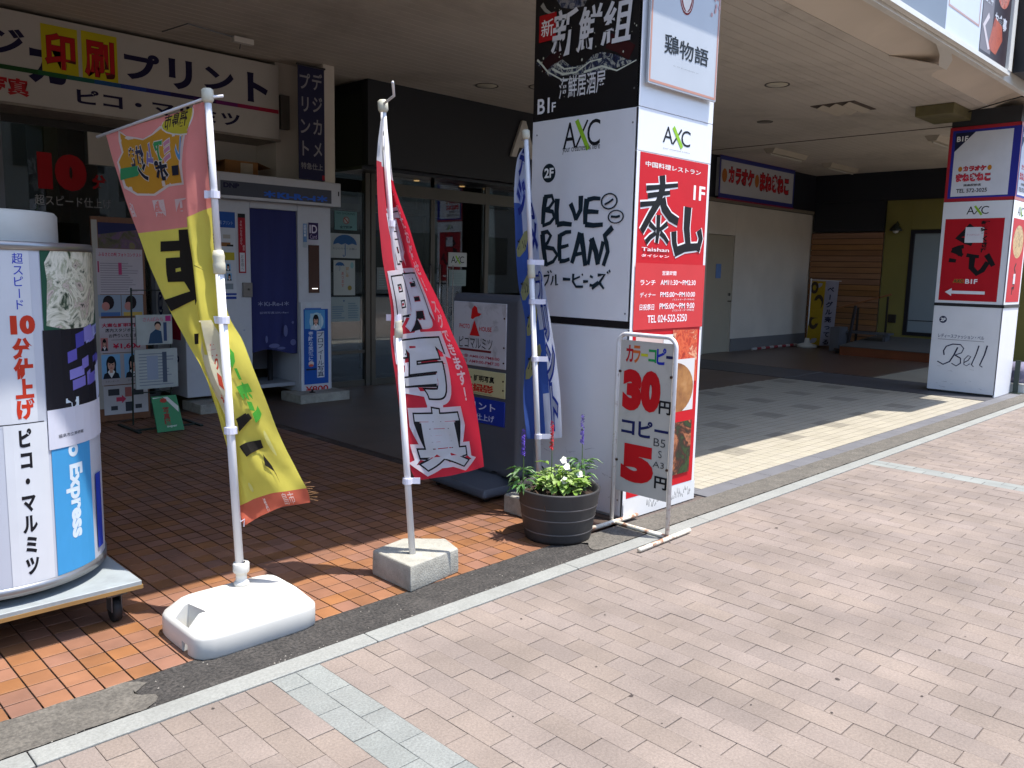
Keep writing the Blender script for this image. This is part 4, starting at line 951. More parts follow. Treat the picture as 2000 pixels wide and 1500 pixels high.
for k in range(230):
    a = rr.uniform(0, 2 * pi); q = rr.random() ** .6 * .13; h = rr.uniform(.0, .14) * (1 - q / .2) + .02
    p = Vector((TX - .01 + q * cos(a), TY - .02 + q * sin(a), .27 + h)); leaf(mb, p, Vector((cos(a + rr.uniform(-.8, .8)), sin(a + rr.uniform(-.8, .8)), rr.uniform(-.1, .7))), rr.uniform(.04, .065), rr.uniform(.028, .042))
    if k % 4 == 0: st.tube([(TX - .01 + q * .3 * cos(a), TY - .02 + q * .3 * sin(a), .255), p], .002, 4)
o = build('foliage', mb, m_leaf, fl, fixn=False); o['kind'] = 'stuff'; o = build('stems', st, m_stem, fl); o['kind'] = 'stuff'
m_wf = mt('white_petal', '#dcdcd0', .6, .05, trans=.3)
for k, (dx, dy, h) in enumerate(((-.02, -.06, .12), (.045, -.1, .075), (-.07, -.09, .055), (.02, .0, .14))):
    mb = MB(); c = Vector((TX - .01 + dx, TY - .02 + dy, .30 + h)); flower(mb, c, .022, 5, Vector((-.4, -.6, .7))); flower(mb, c + Vector((.012, .006, .008)), .017, 5, Vector((-.2, -.7, .6))); build('flower', mb, m_wf, fl, fixn=False)
def salvia(x, y, h, col, lab, n, side=0):
    t = thing('sage_plant', lab, 'plant', (x, y, .26)); ss = random.Random(int(x * 1000 + y * 77))
    top = Vector((x + side, y - side, .27 + h)); base = Vector((x, y, .255)); build('stem', MB().tube([base, base.lerp(top, .5) + Vector((.006, 0, 0)), top], [.0035, .003, .0015], 5), m_stem, t)
    mb = MB()
    for k in range(n):
        f_ = ss.uniform(.05, .6); a = ss.uniform(0, 2 * pi); p = base.lerp(top, f_ * .8) + Vector((cos(a), sin(a), 0)) * ss.uniform(.0, .045); leaf(mb, p, Vector((cos(a), sin(a), ss.uniform(-.2, .6))), ss.uniform(.05, .085), ss.uniform(.014, .022), bend=.5)
    o = build('foliage', mb, m_leafd if n > 30 else m_leaf, t, fixn=False); o['kind'] = 'stuff'
    mb = MB()
    for k in range(40):
        f_ = .72 + .28 * k / 25; a = ss.uniform(0, 2 * pi); flower(mb, base.lerp(top, f_) + Vector((cos(a), sin(a), .2)) * .008, .008 * (1.4 - (f_ - .7)), 3, Vector((cos(a), sin(a), .5)))
    build('flower_spike', mb, mt('petal_' + col[1:], col, .6, .1, trans=.2), t, fixn=False)
    return t
salvia(3.235, 3.14, .30, '#5b3fae', 'tall sage with a violet flower spike, leftmost plant in the tub', 46)
salvia(3.36, 3.04, .34, '#b3121c', 'sage with a bright red flower spike behind the white flowers', 20)
salvia(3.575, 3.00, .36, '#5f4aa8', 'tallest violet-flowered sage, rightmost in the tub', 60)

# ------------------------------------------------------------ copy price stand
cs = thing('price_stand', 'rusty white tube-framed stand with a coloured copy price board', 'sign stand', (3.84, 2.76, 0))
m_tube = mt('painted_tube', '#cfd0d2', .4, .05, 6, dirt=.55, dirtcol=lin('#6d3a1c'), dscale=9, dlo=.56, dhi=.66)
m_tubel = mt('rusty_tube', '#d6cfbf', .45, .05, 6, dirt=.85, dirtcol=lin('#8a4f22'), dscale=16, dlo=.50, dhi=.58)
fa = (3.835, 2.565); fb_ = (3.835, 2.965)
pts = [(fa[0], fa[1], .03), (fa[0], fa[1], 1.09)] + [(fa[0], fa[1] + .06 * (1 - cos(t)), 1.09 + .06 * sin(t)) for t in [pi / 2 * i / 6 for i in range(1, 7)]] + [(fa[0], fb_[1] - .06 * (1 - sin(t)), 1.09 + .06 * cos(t)) for t in [pi / 2 * i / 6 for i in range(0, 7)]] + [(fb_[0], fb_[1], .03)]
build('frame', MB().tube(pts, .0125, 12), m_tube, cs, smooth=True)
build('crossbar', MB().tube([(3.835, 2.552, .016), (3.83, 2.965, .016)], .0125, 10), m_tubel, cs, smooth=True)
build('foot', MB().tube([(3.53, 2.535, .016), (4.04, 2.55, .016)], .0135, 10), m_tubel, cs, smooth=True); build('foot', MB().tube([(3.62, 2.945, .018), (4.05, 2.935, .018)], .0135, 10), m_tubel, cs, smooth=True)
m_board = mt('old_white_board', '#b3b0a9', .6, .06, 4, dirt=.35, dirtcol=lin('#7f7a70'), dscale=7, dlo=.55)
bd = build('board', BX(3.838, 2.585, .215, 3.842, 2.948, 1.115), m_board, cs)
CS = FX(3.838, 2.98); A = Art(CS, bd)
for ch, r_, h in (('カ', (0.07,0.988,0.123,1.088), '#a8141e'), ('ラ', (0.121,0.987,0.174,1.089), '#c0602c'), ('ー', (0.178,1.03,0.226,1.046), '#b9b82c'), ('コ', (0.23,1,0.284,1.074), '#1f8a4a'), ('ピ', (0.286,0.992,0.35,1.087), '#1f2f9c'), ('ー', (0.35,1.031,0.395,1.047), '#1a2250'),
    ('円', (0.316,0.714,0.397,0.791), '#15151b'), ('コ', (0.059,0.565,0.156,0.647), '#1a2050'), ('ピ', (0.181,0.56,0.28,0.659), '#1a2050'), ('円', (0.309,0.28,0.394,0.353), '#15151b')):
    if ch == 'ー': A.rect(r_, h)
    else: A.text(ch, r_, h, .03)
A.rect((0.294,0.607,0.389,0.622), '#1a2050')
A.text('3', (0.058,0.706,0.193,0.948), '#b8141c', .085); A.text('0', (0.187,0.712,0.324,0.952), '#b8141c', .085); A.text('5', (0.066,0.284,0.299,0.51), '#b8141c', .085)
A.text('B5', (0.293,0.525,0.373,0.571), '#3f3f42', -.005); A.text('S', (0.329,0.462,0.352,0.503), '#3f3f42', -.005); A.text('A3', (0.294,0.403,0.37,0.437), '#3f3f42', -.005)
A.done()
for yy, z in ((2.588, .40), (2.945, .40), (2.588, .93), (2.945, .93)): build('bolt', MB().tube([(3.830, yy, z), (3.837, yy, z)], .008, 8), mt('rusty_bolt', '#3a2318', .8), cs)

# ------------------------------------------------------------ grey plastic sign stand
gs = thing('sign_stand', 'grey plastic sign stand with photo house, id photo and print panels', 'sign stand', (3.85, 4.05, 0))
m_gp = mt('grey_plastic', '#4d5159', .5, .06, 4, dirt=.2, dirtcol=lin('#3a3a3a'), dscale=3, bump=.0004, bscale=200)
build('housing', BX(3.722, 3.655, .13, 3.90, 4.345, 1.34), m_gp, gs, bevel=.05, seg=5)
mb = MB(); bs = [((3.50, 3.74), (4.16, 3.72), (4.20, 4.34), (3.56, 4.40)), ]
def ringq(k, z): c = (3.85, 4.05); return [(c[0] + (x - c[0]) * k, c[1] + (y - c[1]) * k, z) for x, y in bs[0]]
v = ringq(.97, .03) + ringq(1, .05) + ringq(.98, .085) + ringq(.62, .14); mb.add(v, [(3, 2, 1, 0)] + [(j * 4 + i, j * 4 + (i + 1) % 4, (j + 1) * 4 + (i + 1) % 4, (j + 1) * 4 + i) for j in range(3) for i in range(4)] + [(12, 13, 14, 15)])
build('base', mb, m_gp, gs, bevel=.02, seg=3)
for x_, y_ in ((3.58, 3.80), (4.1, 3.8), (3.62, 4.33), (4.1, 4.3)): build('caster', MB().tube([(x_ - .012, y_, .022), (x_ + .012, y_, .022)], .022, 12), mt('black_rubber', '#161616', .7), gs, smooth=True)
GS = FX(3.722, 4.34, .004); ln = .56
def gpan(z0, z1, col): return build('sign_panel', BX(3.714, 3.785, z0, 3.724, 4.305, z1), col, gs, bevel=.006)
g1 = gpan(.857, 1.285, mt('worn_panel', '#b7b9be', .4, .05, 5, dirt=.5, dirtcol=lin('#62615f'), dscale=6, dlo=.56, dhi=.68)); g2 = gpan(.665, .835, mt('yellow_panel', '#bcb98c', .4, .04, 5, dirt=.2)); g3 = gpan(.475, .645, mt('blue_panel', '#17308f', .4, .05, 5))
A = Art(FX(3.714, 4.34), g1)
A.poly([(.215, 1.175), (.225, 1.24), (.25, 1.262), (.275, 1.25), (.285, 1.215), (.32, 1.21), (.30, 1.195), (.26, 1.185), (.235, 1.17)], '#c01c1c'); A.poly([(.25, 1.165), (.205, 1.06), (.305, 1.06)], '#c01c1c')
A.text('PHOTO', (.10, 1.105, .205, 1.135), '#b8242a', .01); A.text('HOUSE', (.30, 1.095, .42, 1.125), '#b8242a', .01); A.text('ピコマルミツ', (.10, .975, .43, 1.05), '#1e1e24', .0); A.rect((.10, .955, .42, .97), '#6d2a2e')
A.text('月〜金 AM8:00-PM8:00', (.06, .91, .50, .935), '#b03a50', .01); A.text('日曜日 AM9:00-PM7:30', (.06, .875, .50, .90), '#b03a50', .01); A.done()
A = Art(FX(3.714, 4.34), g2); A.text('ポート・証明写真', (.05, .755, .455, .80), '#1e1e1c', .03); A.text('写真撮影', (.05, .685, .45, .74), '#b8281c', .05); A.lines((.05, .675, .45, .68), 1, '#6d6a4a'); A.done()
A = Art(FX(3.714, 4.34), g3); A.text('プリント', (.12, .565, .47, .62), '#bfc6dc', .02); A.text('スピード仕上げ', (.05, .495, .46, .54), '#bfc6dc', .01); A.done()
for z in (1.19, 1.0, .90, .72, .78): build('screw', MB().tube([(3.708, 3.80, z), (3.714, 3.80, z)], .006, 6), mt('rusty_bolt', '#3a2318', .8), gs)
build('cable', MB().tube([(3.72, 3.9, .16), (3.80, 3.63, .17), (3.92, 3.58, .15), (3.93, 3.62, .20), (3.95, 3.7, .25)], .007, 8), MC['black_rubber'], gs, smooth=True)

# ------------------------------------------------------------ rotating drum sign and the trolley under it
ds = thing('rotating_sign', 'round revolving photo print sign with white top, far left', 'advertising drum', (.81, 3.86, .187))
DX, DY, DR = .81, 3.86, .42
dm = build('drum', MB().lathe(DX, DY, [(0, .24), (.40, .24), (DR, .245), (DR, 1.555), (DR - .02, 1.56), (0, 1.56)], 72), mt('drum_plastic', '#b5bac4', .3, .04, 3, dirt=.15), ds, smooth=True)
md = dm.modifiers.new('e', 'EDGE_SPLIT'); md.split_angle = radians(40)
build('top_cap', MB().lathe(DX, DY, [(.295, 1.56), (.30, 1.57), (.30, 1.675), (.29, 1.688), (0, 1.69)], 48), mt('cap_plastic', '#bdbbb2', .4, .05, 3, dirt=.15), ds, smooth=True)
build('steel_rim', MB().lathe(DX, DY, [(DR + .001, .225), (DR + .006, .225), (DR + .006, .262), (DR + .001, .262)], 72), mt('steel_rim', '#8b8c8e', .3, metal=.7), ds, smooth=True)
build('top_rim', MB().lathe(DX, DY, [(DR + .001, 1.535), (DR + .005, 1.535), (DR + .005, 1.563), (DR - .004, 1.566)], 72), MC['steel_rim'], ds, smooth=True)
build('turntable', MB().lathe(DX, DY, [(0, .187), (.33, .187), (.34, .19), (.34, .22), (.32, .238), (0, .239)], 48), MC['black_rubber'], ds, smooth=True)
DS = Drum(DX, DY, DR); A = Art(DS, dm, step=.00012)
A.rect((-0.071,0.879,0.09,1.534), '#c3c6cb')
A.text('超スピード', (0.031,1.317,0.069,1.523), '#1c33a8', .006, vert=True); A.text('10', (0.013,1.224,0.099,1.295), '#b5321c', .07)
A.text('分仕上げ', (0.015,0.903,0.084,1.212), '#b5321c', .06, vert=True)
rw = list((-0.03,0.249,0.122,0.887)); rw[1] = .263; A.rect(rw, '#c9ccd0'); A.rect((rw[0] - .3, rw[3], rw[2] - .01, rw[3] + .004), '#16161c')
A.text('ピコ・マルミツ', (0.015,0.299,0.067,0.869), '#14141a', .045, vert=True, pitch=1.08)
rb = list((0.134,0.19,0.34,0.842)); rb[1] = .263; A.rect(rb, '#3e8fc4'); A.text('Photo Express', (rb[0] + .055, rb[1] + .13, rb[2] - .06, rb[3] + .12), '#c5d3dd', .045, rot=-90)
ru = (0.13,1.218,0.528,1.558); A.rect(ru, '#1f4a38'); A.emit([(ru[0] + (ru[2] - ru[0]) * x, ru[1] + (ru[3] - ru[1]) * y) for x, y in ((.03, .1), (.06, .6), (.04, .8), (.12, .95), (.85, .96), (.97, .85), (.95, .3), (.8, .08), (.3, .03))], [tuple(range(9))], blotch('shell_print', ['#0f1c14', '#2f4436', '#b9b9a8', '#d1d0c2', '#8d957e', '#c2b3ae', '#1c2a20'], 7, 2.2))
rl = (0.125,0.848,0.527,1.235); A.rect(rl, '#17171f')
ss = random.Random(3)
for k in range(15):
    x = rl[0] + (rl[2] - rl[0]) * (.08 + .75 * ss.random()); z = rl[1] + (rl[3] - rl[1]) * (.35 + .55 * ss.random()); w_ = ss.uniform(.03, .09); h_ = ss.uniform(.02, .06)
    A.poly([(x, z), (x + w_, z + .012), (x + w_, z + .012 + h_), (x, z + h_)], ['#5a54a8', '#6f6ab5', '#7d7ac2', '#45449a', '#8e98cf'][k % 5])
A.poly([(rl[2] - .09, rl[1] + .06), (rl[2] - .02, rl[1] + .1), (rl[2] - .03, rl[1] + .24), (rl[2] - .1, rl[1] + .22)], '#a9b4cf')
rc = (0.125,0.772,0.527,0.907); A.rect((rc[0], rc[1] - .0, rc[2] + .02, rc[3] + .02), '#c4c6d2'); A.text('福島市立美術館', (rc[0] + .04, rc[1] + .04, rc[0] + .17, rc[1] + .055), '#4d4f58', .01)
A.rect((rb[2] + .03, .30, rb[2] + .09, .62), '#20389c'); A.text('10分', (-.5, 1.0, -.4, 1.2), '#b5321c'); A.done()
tl = thing('flat_trolley', 'low flat trolley with pale deck under the revolving sign', 'trolley', (.78, 3.85, 0))
build('deck', BX(.32, 3.40, .15, 1.24, 4.31, .186), mt('trolley_deck', '#8d9496', .5, .12, 6, dirt=.45, dirtcol=lin('#5a5550'), dscale=4, dlo=.5), tl, bevel=.004)
build('deck_edge', MB().box(.318, 3.397, .152, 1.243, 3.3995, .168).box(1.2405, 3.3998, .152, 1.243, 4.31, .168), mt('edge_strip', '#8a6a3c', .6), tl)
for x_, y_ in ((1.16, 3.50), (.40, 3.50), (1.16, 4.2), (.40, 4.2)):
    c_ = build('caster', MB().tube([(x_ - .014, y_, .05), (x_ + .014, y_, .05)], .05, 18), MC['black_rubber'], tl, smooth=True)
    build('fork', MB().box(x_ - .022, y_ - .03, .05, x_ - .017, y_ + .03, .12).box(x_ + .017, y_ - .03, .05, x_ + .022, y_ + .03, .12).box(x_ - .04, y_ - .04, .12, x_ + .04, y_ + .04, .149), mt('fork_steel', '#66686c', .4, metal=.6), c_)

# ------------------------------------------------------------ shop sign over the window
ss_ = thing('shop_sign', 'long dirty white shop sign with red print characters on yellow squares', 'shop sign', (3.2, 8.45, 2.84))
m_sign = mt('sign_acrylic', '#b9b5ad', .4, .05, 2, dirt=.2, dirtcol=lin('#7d776c'), dscale=3)
sbx = build('sign_box', BX(-2.5, 8.40, 2.86, 4.71, 8.895, 3.635), m_sign, ss_, bevel=.004)
build('bottom_rail', BX(-2.5, 8.385, 2.835, 4.715, 8.899, 2.858), mt('dirty_rail', '#8d857a', .6, .2, 8, dirt=.5, dirtcol=lin('#4d3b30'), dscale=9), ss_)
A = Art(FY(8.40, 0), sbx)
c_ = '#171238'
zs = lambda a, b: (a, b)
A.text('ジ', (1.935,3.241,2.258,3.483), c_, .03); A.text('カ', (2.27, 3.06, 2.60, 3.42), c_, .04)
for t_, r_ in (('プ', (3.094,3.231,3.425,3.488)), ('リ', (3.514,3.21,3.753,3.496)), ('ン', (3.872,3.259,4.192,3.488)), ('ト', (4.341,3.21,4.579,3.508))): A.text(t_, r_, c_, .045)
for (x0, x1), ch, r_ in (((278, 550), '印', (2.414,3.185,2.663,3.52)), ((562, 826), '刷', (2.742,3.173,3.003,3.524))):
    pass
ya_ = (2.386,3.149,2.688,3.577); yb_ = (2.72,3.139,3.033,3.585)
zt = max(ya_[3], yb_[3]); zb = min(ya_[1], yb_[1])
for q_, ch, r_ in ((ya_, '印', (2.413,3.204,2.664,3.514)), (yb_, '刷', (2.742,3.193,3.004,3.524))):
    A.rect(q_, '#c2b516'); A.text(ch, r_, '#b31a20', .035, outline=('#4d1010', .012))
stripe = ['#1d4a20', '#1f5a30', '#1f5a50', '#205080', '#1f3a8a', '#1c2470', '#22184c', '#3a1850', '#6a1e60', '#901c48', '#a01a38']
xs0, xs1 = -2.0, 4.70
for i, h in enumerate(stripe):
    a = xs0 if i == 0 else 2.35 + (i - 1) * .235; b = 2.35 + i * .235; A.rect((a, 3.13, b, 3.17), h); A.d -= A.step
A.d += A.step
A.text('ピコ・マルミツ', (2.66, 2.93, 4.25, 3.065), c_, .03); A.text('写真', (1.95, 2.92, 2.27, 3.07), '#b02028', .05); A.done()
# shop window
gw = thing('shop_window', 'dark shop window with red ten minute lettering behind the drum', 'window', (2.0, 8.9, 0))
m_alu = mt('aluminium', '#6f7276', .4, .05, 5, metal=.5); m_glass = glass('shop_glass')
m_alub = mt('bronze_alu', '#3a3733', .4, .05, 5, metal=.5)
for x in (-1.6, .4, 2.09, 3.46): build('mullion', BX(x, 8.88, .1, x + .06, 8.94, 2.83), m_alu, gw)
build('head_frame', BX(-2.5, 8.885, 2.76, 3.52, 8.935, 2.83), m_alub, gw); build('sill', BX(-2.5, 8.885, .0, 3.52, 8.935, .1), m_alu, gw)
for x0, x1 in ((-1.54, .4), (.46, 2.09), (2.15, 3.46)): build('pane', BX(x0, 8.905, .101, x1, 8.911, 2.759), m_glass, gw)
A = Art(FY(8.904, 0), gw, name='window_film'); WN = 0
A.text('10', (2.44,2.173,2.876,2.523), '#a8141c', .09); A.text('分', (2.924,2.209,3.065,2.354), '#a8141c', .04); A.text('超スピード仕上げ', (2.402,2.023,3.098,2.121), '#a9a7a5', .0); A.done()
it = thing('shop_lamp', 'lit greenish fluorescent lamp inside the shop behind the window', 'lamp', (2.9, 10.6, 3.2))
build('tube', MB().box(2.75, 11.0, 3.22, 3.85, 11.06, 3.30), lightbox('tube_lit', (.75, .85, .35), .8), it); build('housing', BX(2.70, 10.96, 3.302, 3.90, 11.10, 3.36), m_trim, it)
sh = thing('shop_shelving', 'dim grey shelves and pillar inside the photo shop', 'shelves', (2.8, 10.5, 0))
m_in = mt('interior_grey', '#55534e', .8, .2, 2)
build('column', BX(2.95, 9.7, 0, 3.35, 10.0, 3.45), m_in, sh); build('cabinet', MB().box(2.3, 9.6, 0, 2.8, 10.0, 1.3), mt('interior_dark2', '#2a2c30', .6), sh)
for z in (.6, 1.2, 1.8, 2.4): build('shelf', BX(1.2, 11.2, z, 2.6, 11.7, z + .04), m_in, sh)

# vertical banner, cardboard box and fittings above the booth
vb = thing('vertical_banner', 'dark navy vertical banner with white digital camera print characters beside the fascia', 'banner', (4.93, 8.10, 2.42))
bp = build('cloth', BX(4.765, 8.095, 2.43, 5.085, 8.103, 3.61), mt('navy_cloth', '#14163c', .8, .1, 6), vb)
A = Art(FY(8.095, 0), bp); A.text('デジカメ', (4.935, 2.68, 5.06, 3.56), '#8f8d90', .015, vert=True, pitch=1.25); A.text('プリント', (4.785, 2.68, 4.91, 3.54), '#8f8d90', .015, vert=True, pitch=1.25); A.text('特急仕上', (4.79, 2.54, 5.06, 2.61), '#8f8d90', .01); A.rect((5.05, 2.44, 5.084, 2.49), '#a01a2c'); A.done()
build('rail', BX(4.75, 8.09, 3.612, 5.10, 8.108, 3.63), m_alub, vb)
jb = thing('junction_box', 'small grey box on the wall left of the vertical banner', 'box', (4.70, 8.43, 3.1))
build('cover', BX(4.735, 8.40, 2.98, 4.84, 8.458, 3.34), mt('jbox', '#5d5953', .6), jb, bevel=.004)
bxx = thing('cardboard_box', 'open brown cardboard box lying on top of the photo booth', 'box', (4.2, 8.5, 2.42))
m_card = mt('cardboard', '#8a6034', .85, .15, 8, bump=.001, bscale=60)
build('box_body', BX(4.05, 8.35, 2.423, 4.42, 8.60, 2.58), m_card, bxx); build('flap', MB().quad((4.42, 8.35, 2.58), (4.56, 8.33, 2.53), (4.56, 8.60, 2.53), (4.42, 8.60, 2.58)), m_card, bxx); build('flap', MB().quad((4.05, 8.35, 2.58), (3.93, 8.33, 2.52), (3.93, 8.6, 2.52), (4.05, 8.6, 2.58)), m_card, bxx)
build('label_sheet', BX(4.22, 8.345, 2.45, 4.36, 8.349, 2.56), mt('paper_old', '#a59a86', .8), bxx)
gd = thing('guy_rod', 'thin grey rods hanging under the ceiling above the shop sign', 'rods', (3.7, 7.7, 3.6))
build('rod', MB().tube([(3.30, 8.0, 3.62), (3.42, 7.72, 3.665), (3.95, 7.74, 3.64), (4.03, 7.93, 3.60)], .006, 6), m_alu, gd); build('end_lamp', BX(3.86, 7.70, 3.60, 4.06, 7.76, 3.65), m_trim, gd)

# ------------------------------------------------------------ ID photo booth
pb = thing('photo_booth', 'white ID photo booth with dark blue curtain and lit-sign header', 'photo booth', (4.35, 8.5, 0))
m_bw = mt('booth_white', '#b9bbc1', .4, .04, 3, dirt=.12, dscale=3); m_bg = mt('booth_grey', '#8d9096', .5, .05, 3)
build('left_body', MB().box(3.50, 8.17, .14, 4.222, 8.885, 2.158), m_bw, pb, bevel=.008)
build('right_post', MB().box(4.782, 8.17, .09, 5.20, 8.885, 2.158), m_bw, pb, bevel=.008)
build('back_panel', BX(4.224, 8.80, .3, 4.78, 8.88, 2.158), m_bg, pb); build('booth_floor', BX(4.224, 8.25, .16, 4.78, 8.798, .2), m_bg, pb)
build('lintel', BX(4.224, 8.175, 2.09, 4.78, 8.25, 2.158), m_bw, pb)
hd = build('header', BX(3.47, 8.07, 2.16, 5.275, 8.885, 2.42), m_bw, pb, bevel=.008)
build('stool', MB().lathe(4.6, 8.5, [(.03, .2), (.03, .58), (.15, .58), (.16, .6), (.15, .62), (0, .62)], 20), mt('stool_black', '#1c1c1e', .5), pb, smooth=True)
A = Art(FY(8.07, 0), hd); A.rect((3.86, 2.19, 5.15, 2.335), '#494d58'); A.text('DNP', (3.89, 2.265, 4.06, 2.315), '#14143a', .05)
A.text('＊Ki-Re-i＊', (4.33, 2.20, 5.10, 2.27), '#2f62c8', .05); A.rect((5.235, 2.28, 5.25, 2.33), '#1a1a1c'); A.done()
# curtain with soft folds
mb = MB(); v = []; NX = 30
for j in range(13):
    for i in range(NX + 1):
        u = i / NX; x = 4.228 + .55 * u; z = 2.088 - j / 12 * (1.53 - .03 * sin(u * 5)); v.append((x, 8.20 + .012 * sin(u * 17 + j * .2) * (.3 + j / 14), z))
mb.add(v, [(j * (NX + 1) + i, j * (NX + 1) + i + 1, (j + 1) * (NX + 1) + i + 1, (j + 1) * (NX + 1) + i) for j in range(12) for i in range(NX)])
ct = build('curtain', mb, mt('curtain_blue', '#23285f', .85, .1, 3, stretch=(3, 1, .3)), pb, smooth=True, fixn=False)
A = Art(FY(8.185, 0), ct); A.text('＊Ki-Re-i＊', (4.30, 1.06, 4.67, 1.11), '#8488a8', .02); A.text('証明写真はKi-Re-i', (4.32, .975, 4.66, 1.0), '#8488a8', .01)
for q in ((4.42, .60, .13, .05, .2), (4.60, .72, .05, .13, .0), (4.68, .62, .07, .07, .0), (4.38, .66, .03, .08, 0), (4.52, .58, .1, .03, 0), (4.70, .86, .03, .03, 0)): A.ell((q[0], q[1], q[0] + q[2], q[1] + q[3]), '#5b608c', 14)
A.done()
LB = FY(8.17, 0)
A = Art(LB, pb)
A.rect((3.72, 1.18, 4.055, 2.03), '#c3c6cc'); A.rect((3.72, 1.87, 4.055, 2.03), '#1f4f9a'); A.text('証明写真 プリント', (3.80, 1.90, 4.03, 1.94), '#9db4d2'); A.rect((3.72, 1.18, 4.055, 1.20), '#223f94')
for x0, z0, x1, z1, h in ((3.92, 1.76, 4.00, 1.80, '#a9a49c'), (3.90, 1.68, 4.0, 1.72, '#8a5a30'), (3.96, 1.68, 4.03, 1.70, '#22201e'), (3.93, 1.54, 4.04, 1.62, '#b5a62c'), (3.90, 1.24, 4.02, 1.30, '#7d8890')): A.rect((x0, z0, x1, z1), h)
for x0, z0 in ((3.94, 1.43), (3.88, 1.33), (3.95, 1.33)): A.portrait((x0, z0, x0 + .055, z0 + .075))
A.lines((3.75, 1.22, 3.9, 1.82), 16, '#9a9ca0'); A.rect((3.90, 1.14, 4.05, 1.165), '#223f94')
A.rect((4.085, 1.41, 4.165, 2.02), '#a01628'); A.rect((4.085, 1.98, 4.165, 2.021), '#1a1a1c'); A.rect((4.097, 1.425, 4.153, 1.62), '#c9c9cb'); A.text('きれいな仕上がり', (4.105, 1.70, 4.13, 1.95), '#d8c6c9', .0, vert=True); A.text('保存', (4.13, 1.64, 4.155, 1.70), '#d8c6c9', .0, vert=True); A.text('お客様へ', (4.11, 1.44, 4.14, 1.6), '#5a5a5e', vert=True)
A.rect((4.845, 1.76, 4.89, 1.96), '#5f86b4'); A.text('証明写真', (4.852, 1.82, 4.883, 1.95), '#e0e0e0', .01, vert=True); A.rect((4.845, 1.70, 4.89, 1.757), '#a5b0b5')
A.rect((4.91, 1.79, 5.035, 1.975), '#2c1b4c'); A.text('ID', (4.925, 1.86, 5.02, 1.95), '#cfc6d4', .02); A.text('Card', (4.93, 1.80, 5.015, 1.845), '#b9a8c4', .0)
A.rect((4.91, 1.74, 5.035, 1.785), '#b9b5bf'); A.done()
build('brown_window', BX(4.91, 8.163, 1.20, 5.045, 8.168, 1.73), mt('brown_glass', '#4a2c20', .15, .05), pb)
build('painted_glint', BX(4.95, 8.160, 1.245, 5.02, 8.1625, 1.252), lightbox('small_glint', (1, .95, .85), 1.0), pb)  # glint on the brown window, put in as a glowing strip
build('lock_plate', BX(4.12, 8.15, 1.16, 4.225, 8.169, 1.31), mt('lock_steel', '#6b6864', .35, metal=.5), pb, bevel=.003); build('lock_knob', MB().tube([(4.19, 8.15, 1.24), (4.19, 8.13, 1.24)], .012, 12), MC['lock_steel'], pb)
A = Art(FX(3.50, 8.9), pb); A.text('DNP', (.28, .44, .56, .56), '#1c1f4a', .05); A.text('@', (.07, .95, .2, 1.2), '#1c1f4a', .03); A.text('Photo Imaging', (.28, .38, .56, .405), '#6d6f74'); A.rect((.42, .72, .62, .95), '#a01634'); A.done()
A = Art(LB, pb); A.text('＃', (4.12, .80, 4.14, .82), '#4a62a4'); A.done()
# profile photo board on the right post
pf = build('profile_board', BX(4.79, 8.145, .02, 5.165, 8.16, 1.10), mt('board_white', '#bfc1c6', .4), pb)
A = Art(FY(8.145, 0), pf); A.rect((4.825, .17, 5.14, 1.02), '#1c4fa0'); A.rect((4.84, .80, 5.10, 1.01), '#4f93c4'); A.ell((4.90, .78, 5.08, .98), '#b9d0d6', 20); A.portrait((4.91, .79, 5.05, .97), bg='#9fc0cc', suit='#c9ccd0')
A.rect((4.99, .24, 5.085, .77), '#c6c9ce'); A.text('プロフィール写真', (4.995, .25, 5.08, .76), '#1c2a4c', .01, vert=True); A.text('素敵な笑顔に', (4.88, .44, 4.945, .77), '#bfc9dc', .02, vert=True)
A.ell((4.88, .375, 4.95, .435), '#c9c0bb'); A.ell((4.885, .37, 4.945, .40), '#c9583a'); A.rect((4.85, .33, 4.985, .35), '#1c2a3c')
A.text('¥800', (4.84, .075, 5.135, .15), '#b52420', .02); A.rect((4.86, 1.035, 4.92, 1.085), '#bfc6cc'); A.rect((4.84, 1.022, 5.05, 1.033), '#2f66ac'); A.done()
for x0, x1, y0, y1, lab in ((3.52, 3.95, 7.92, 8.35, 'pale concrete block under the left corner of the booth'), (4.62, 5.25, 7.88, 8.30, 'pale concrete block below the profile photo board')):
    t = thing('concrete_slab', lab, 'concrete block', ((x0 + x1) / 2, (y0 + y1) / 2, 0)); build('slab', BX(x0, y0, 0, x1, y1, .10), m_conc, t, bevel=.006); build('adjuster', MB().lathe(x0 + .22, y0 + .12, [(0, .1), (.035, .1), (.035, .108), (.012, .112), (.012, .138), (0, .138)], 14), MC['black_rubber'], t)

# ------------------------------------------------------------ poster board, leaflet rack, small green sign
pbd = thing('poster_board', 'tall wooden board covered with photo contest and ID photo posters', 'notice board', (2.83, 8.05, 0))
m_wood = mt('board_wood', '#6d4428', .6, .2, 3, stretch=(6, 6, .6)); bw = build('board', BX(2.60, 8.0, .02, 3.06, 8.03, 1.90), m_wood, pbd); build('leg', BX(2.62, 8.031, .0, 2.66, 8.35, .04), m_wood, pbd); build('leg', BX(3.0, 8.031, .0, 3.04, 8.35, .04), m_wood, pbd)
A = Art(FY(8.0, 2.60), bw)
A.rect((.0, .14, .05, 1.87), '#a39e94'); A.rect((.055, 1.62, .45, 1.85), '#20234a'); A.emit([(.055, 1.62), (.45, 1.62), (.45, 1.80), (.3, 1.78), (.055, 1.74)], [(0, 1, 2, 3, 4)], blotch('field_print', ['#2a2418', '#4a4422', '#5c3a5a', '#6d6230'], 9, 1))
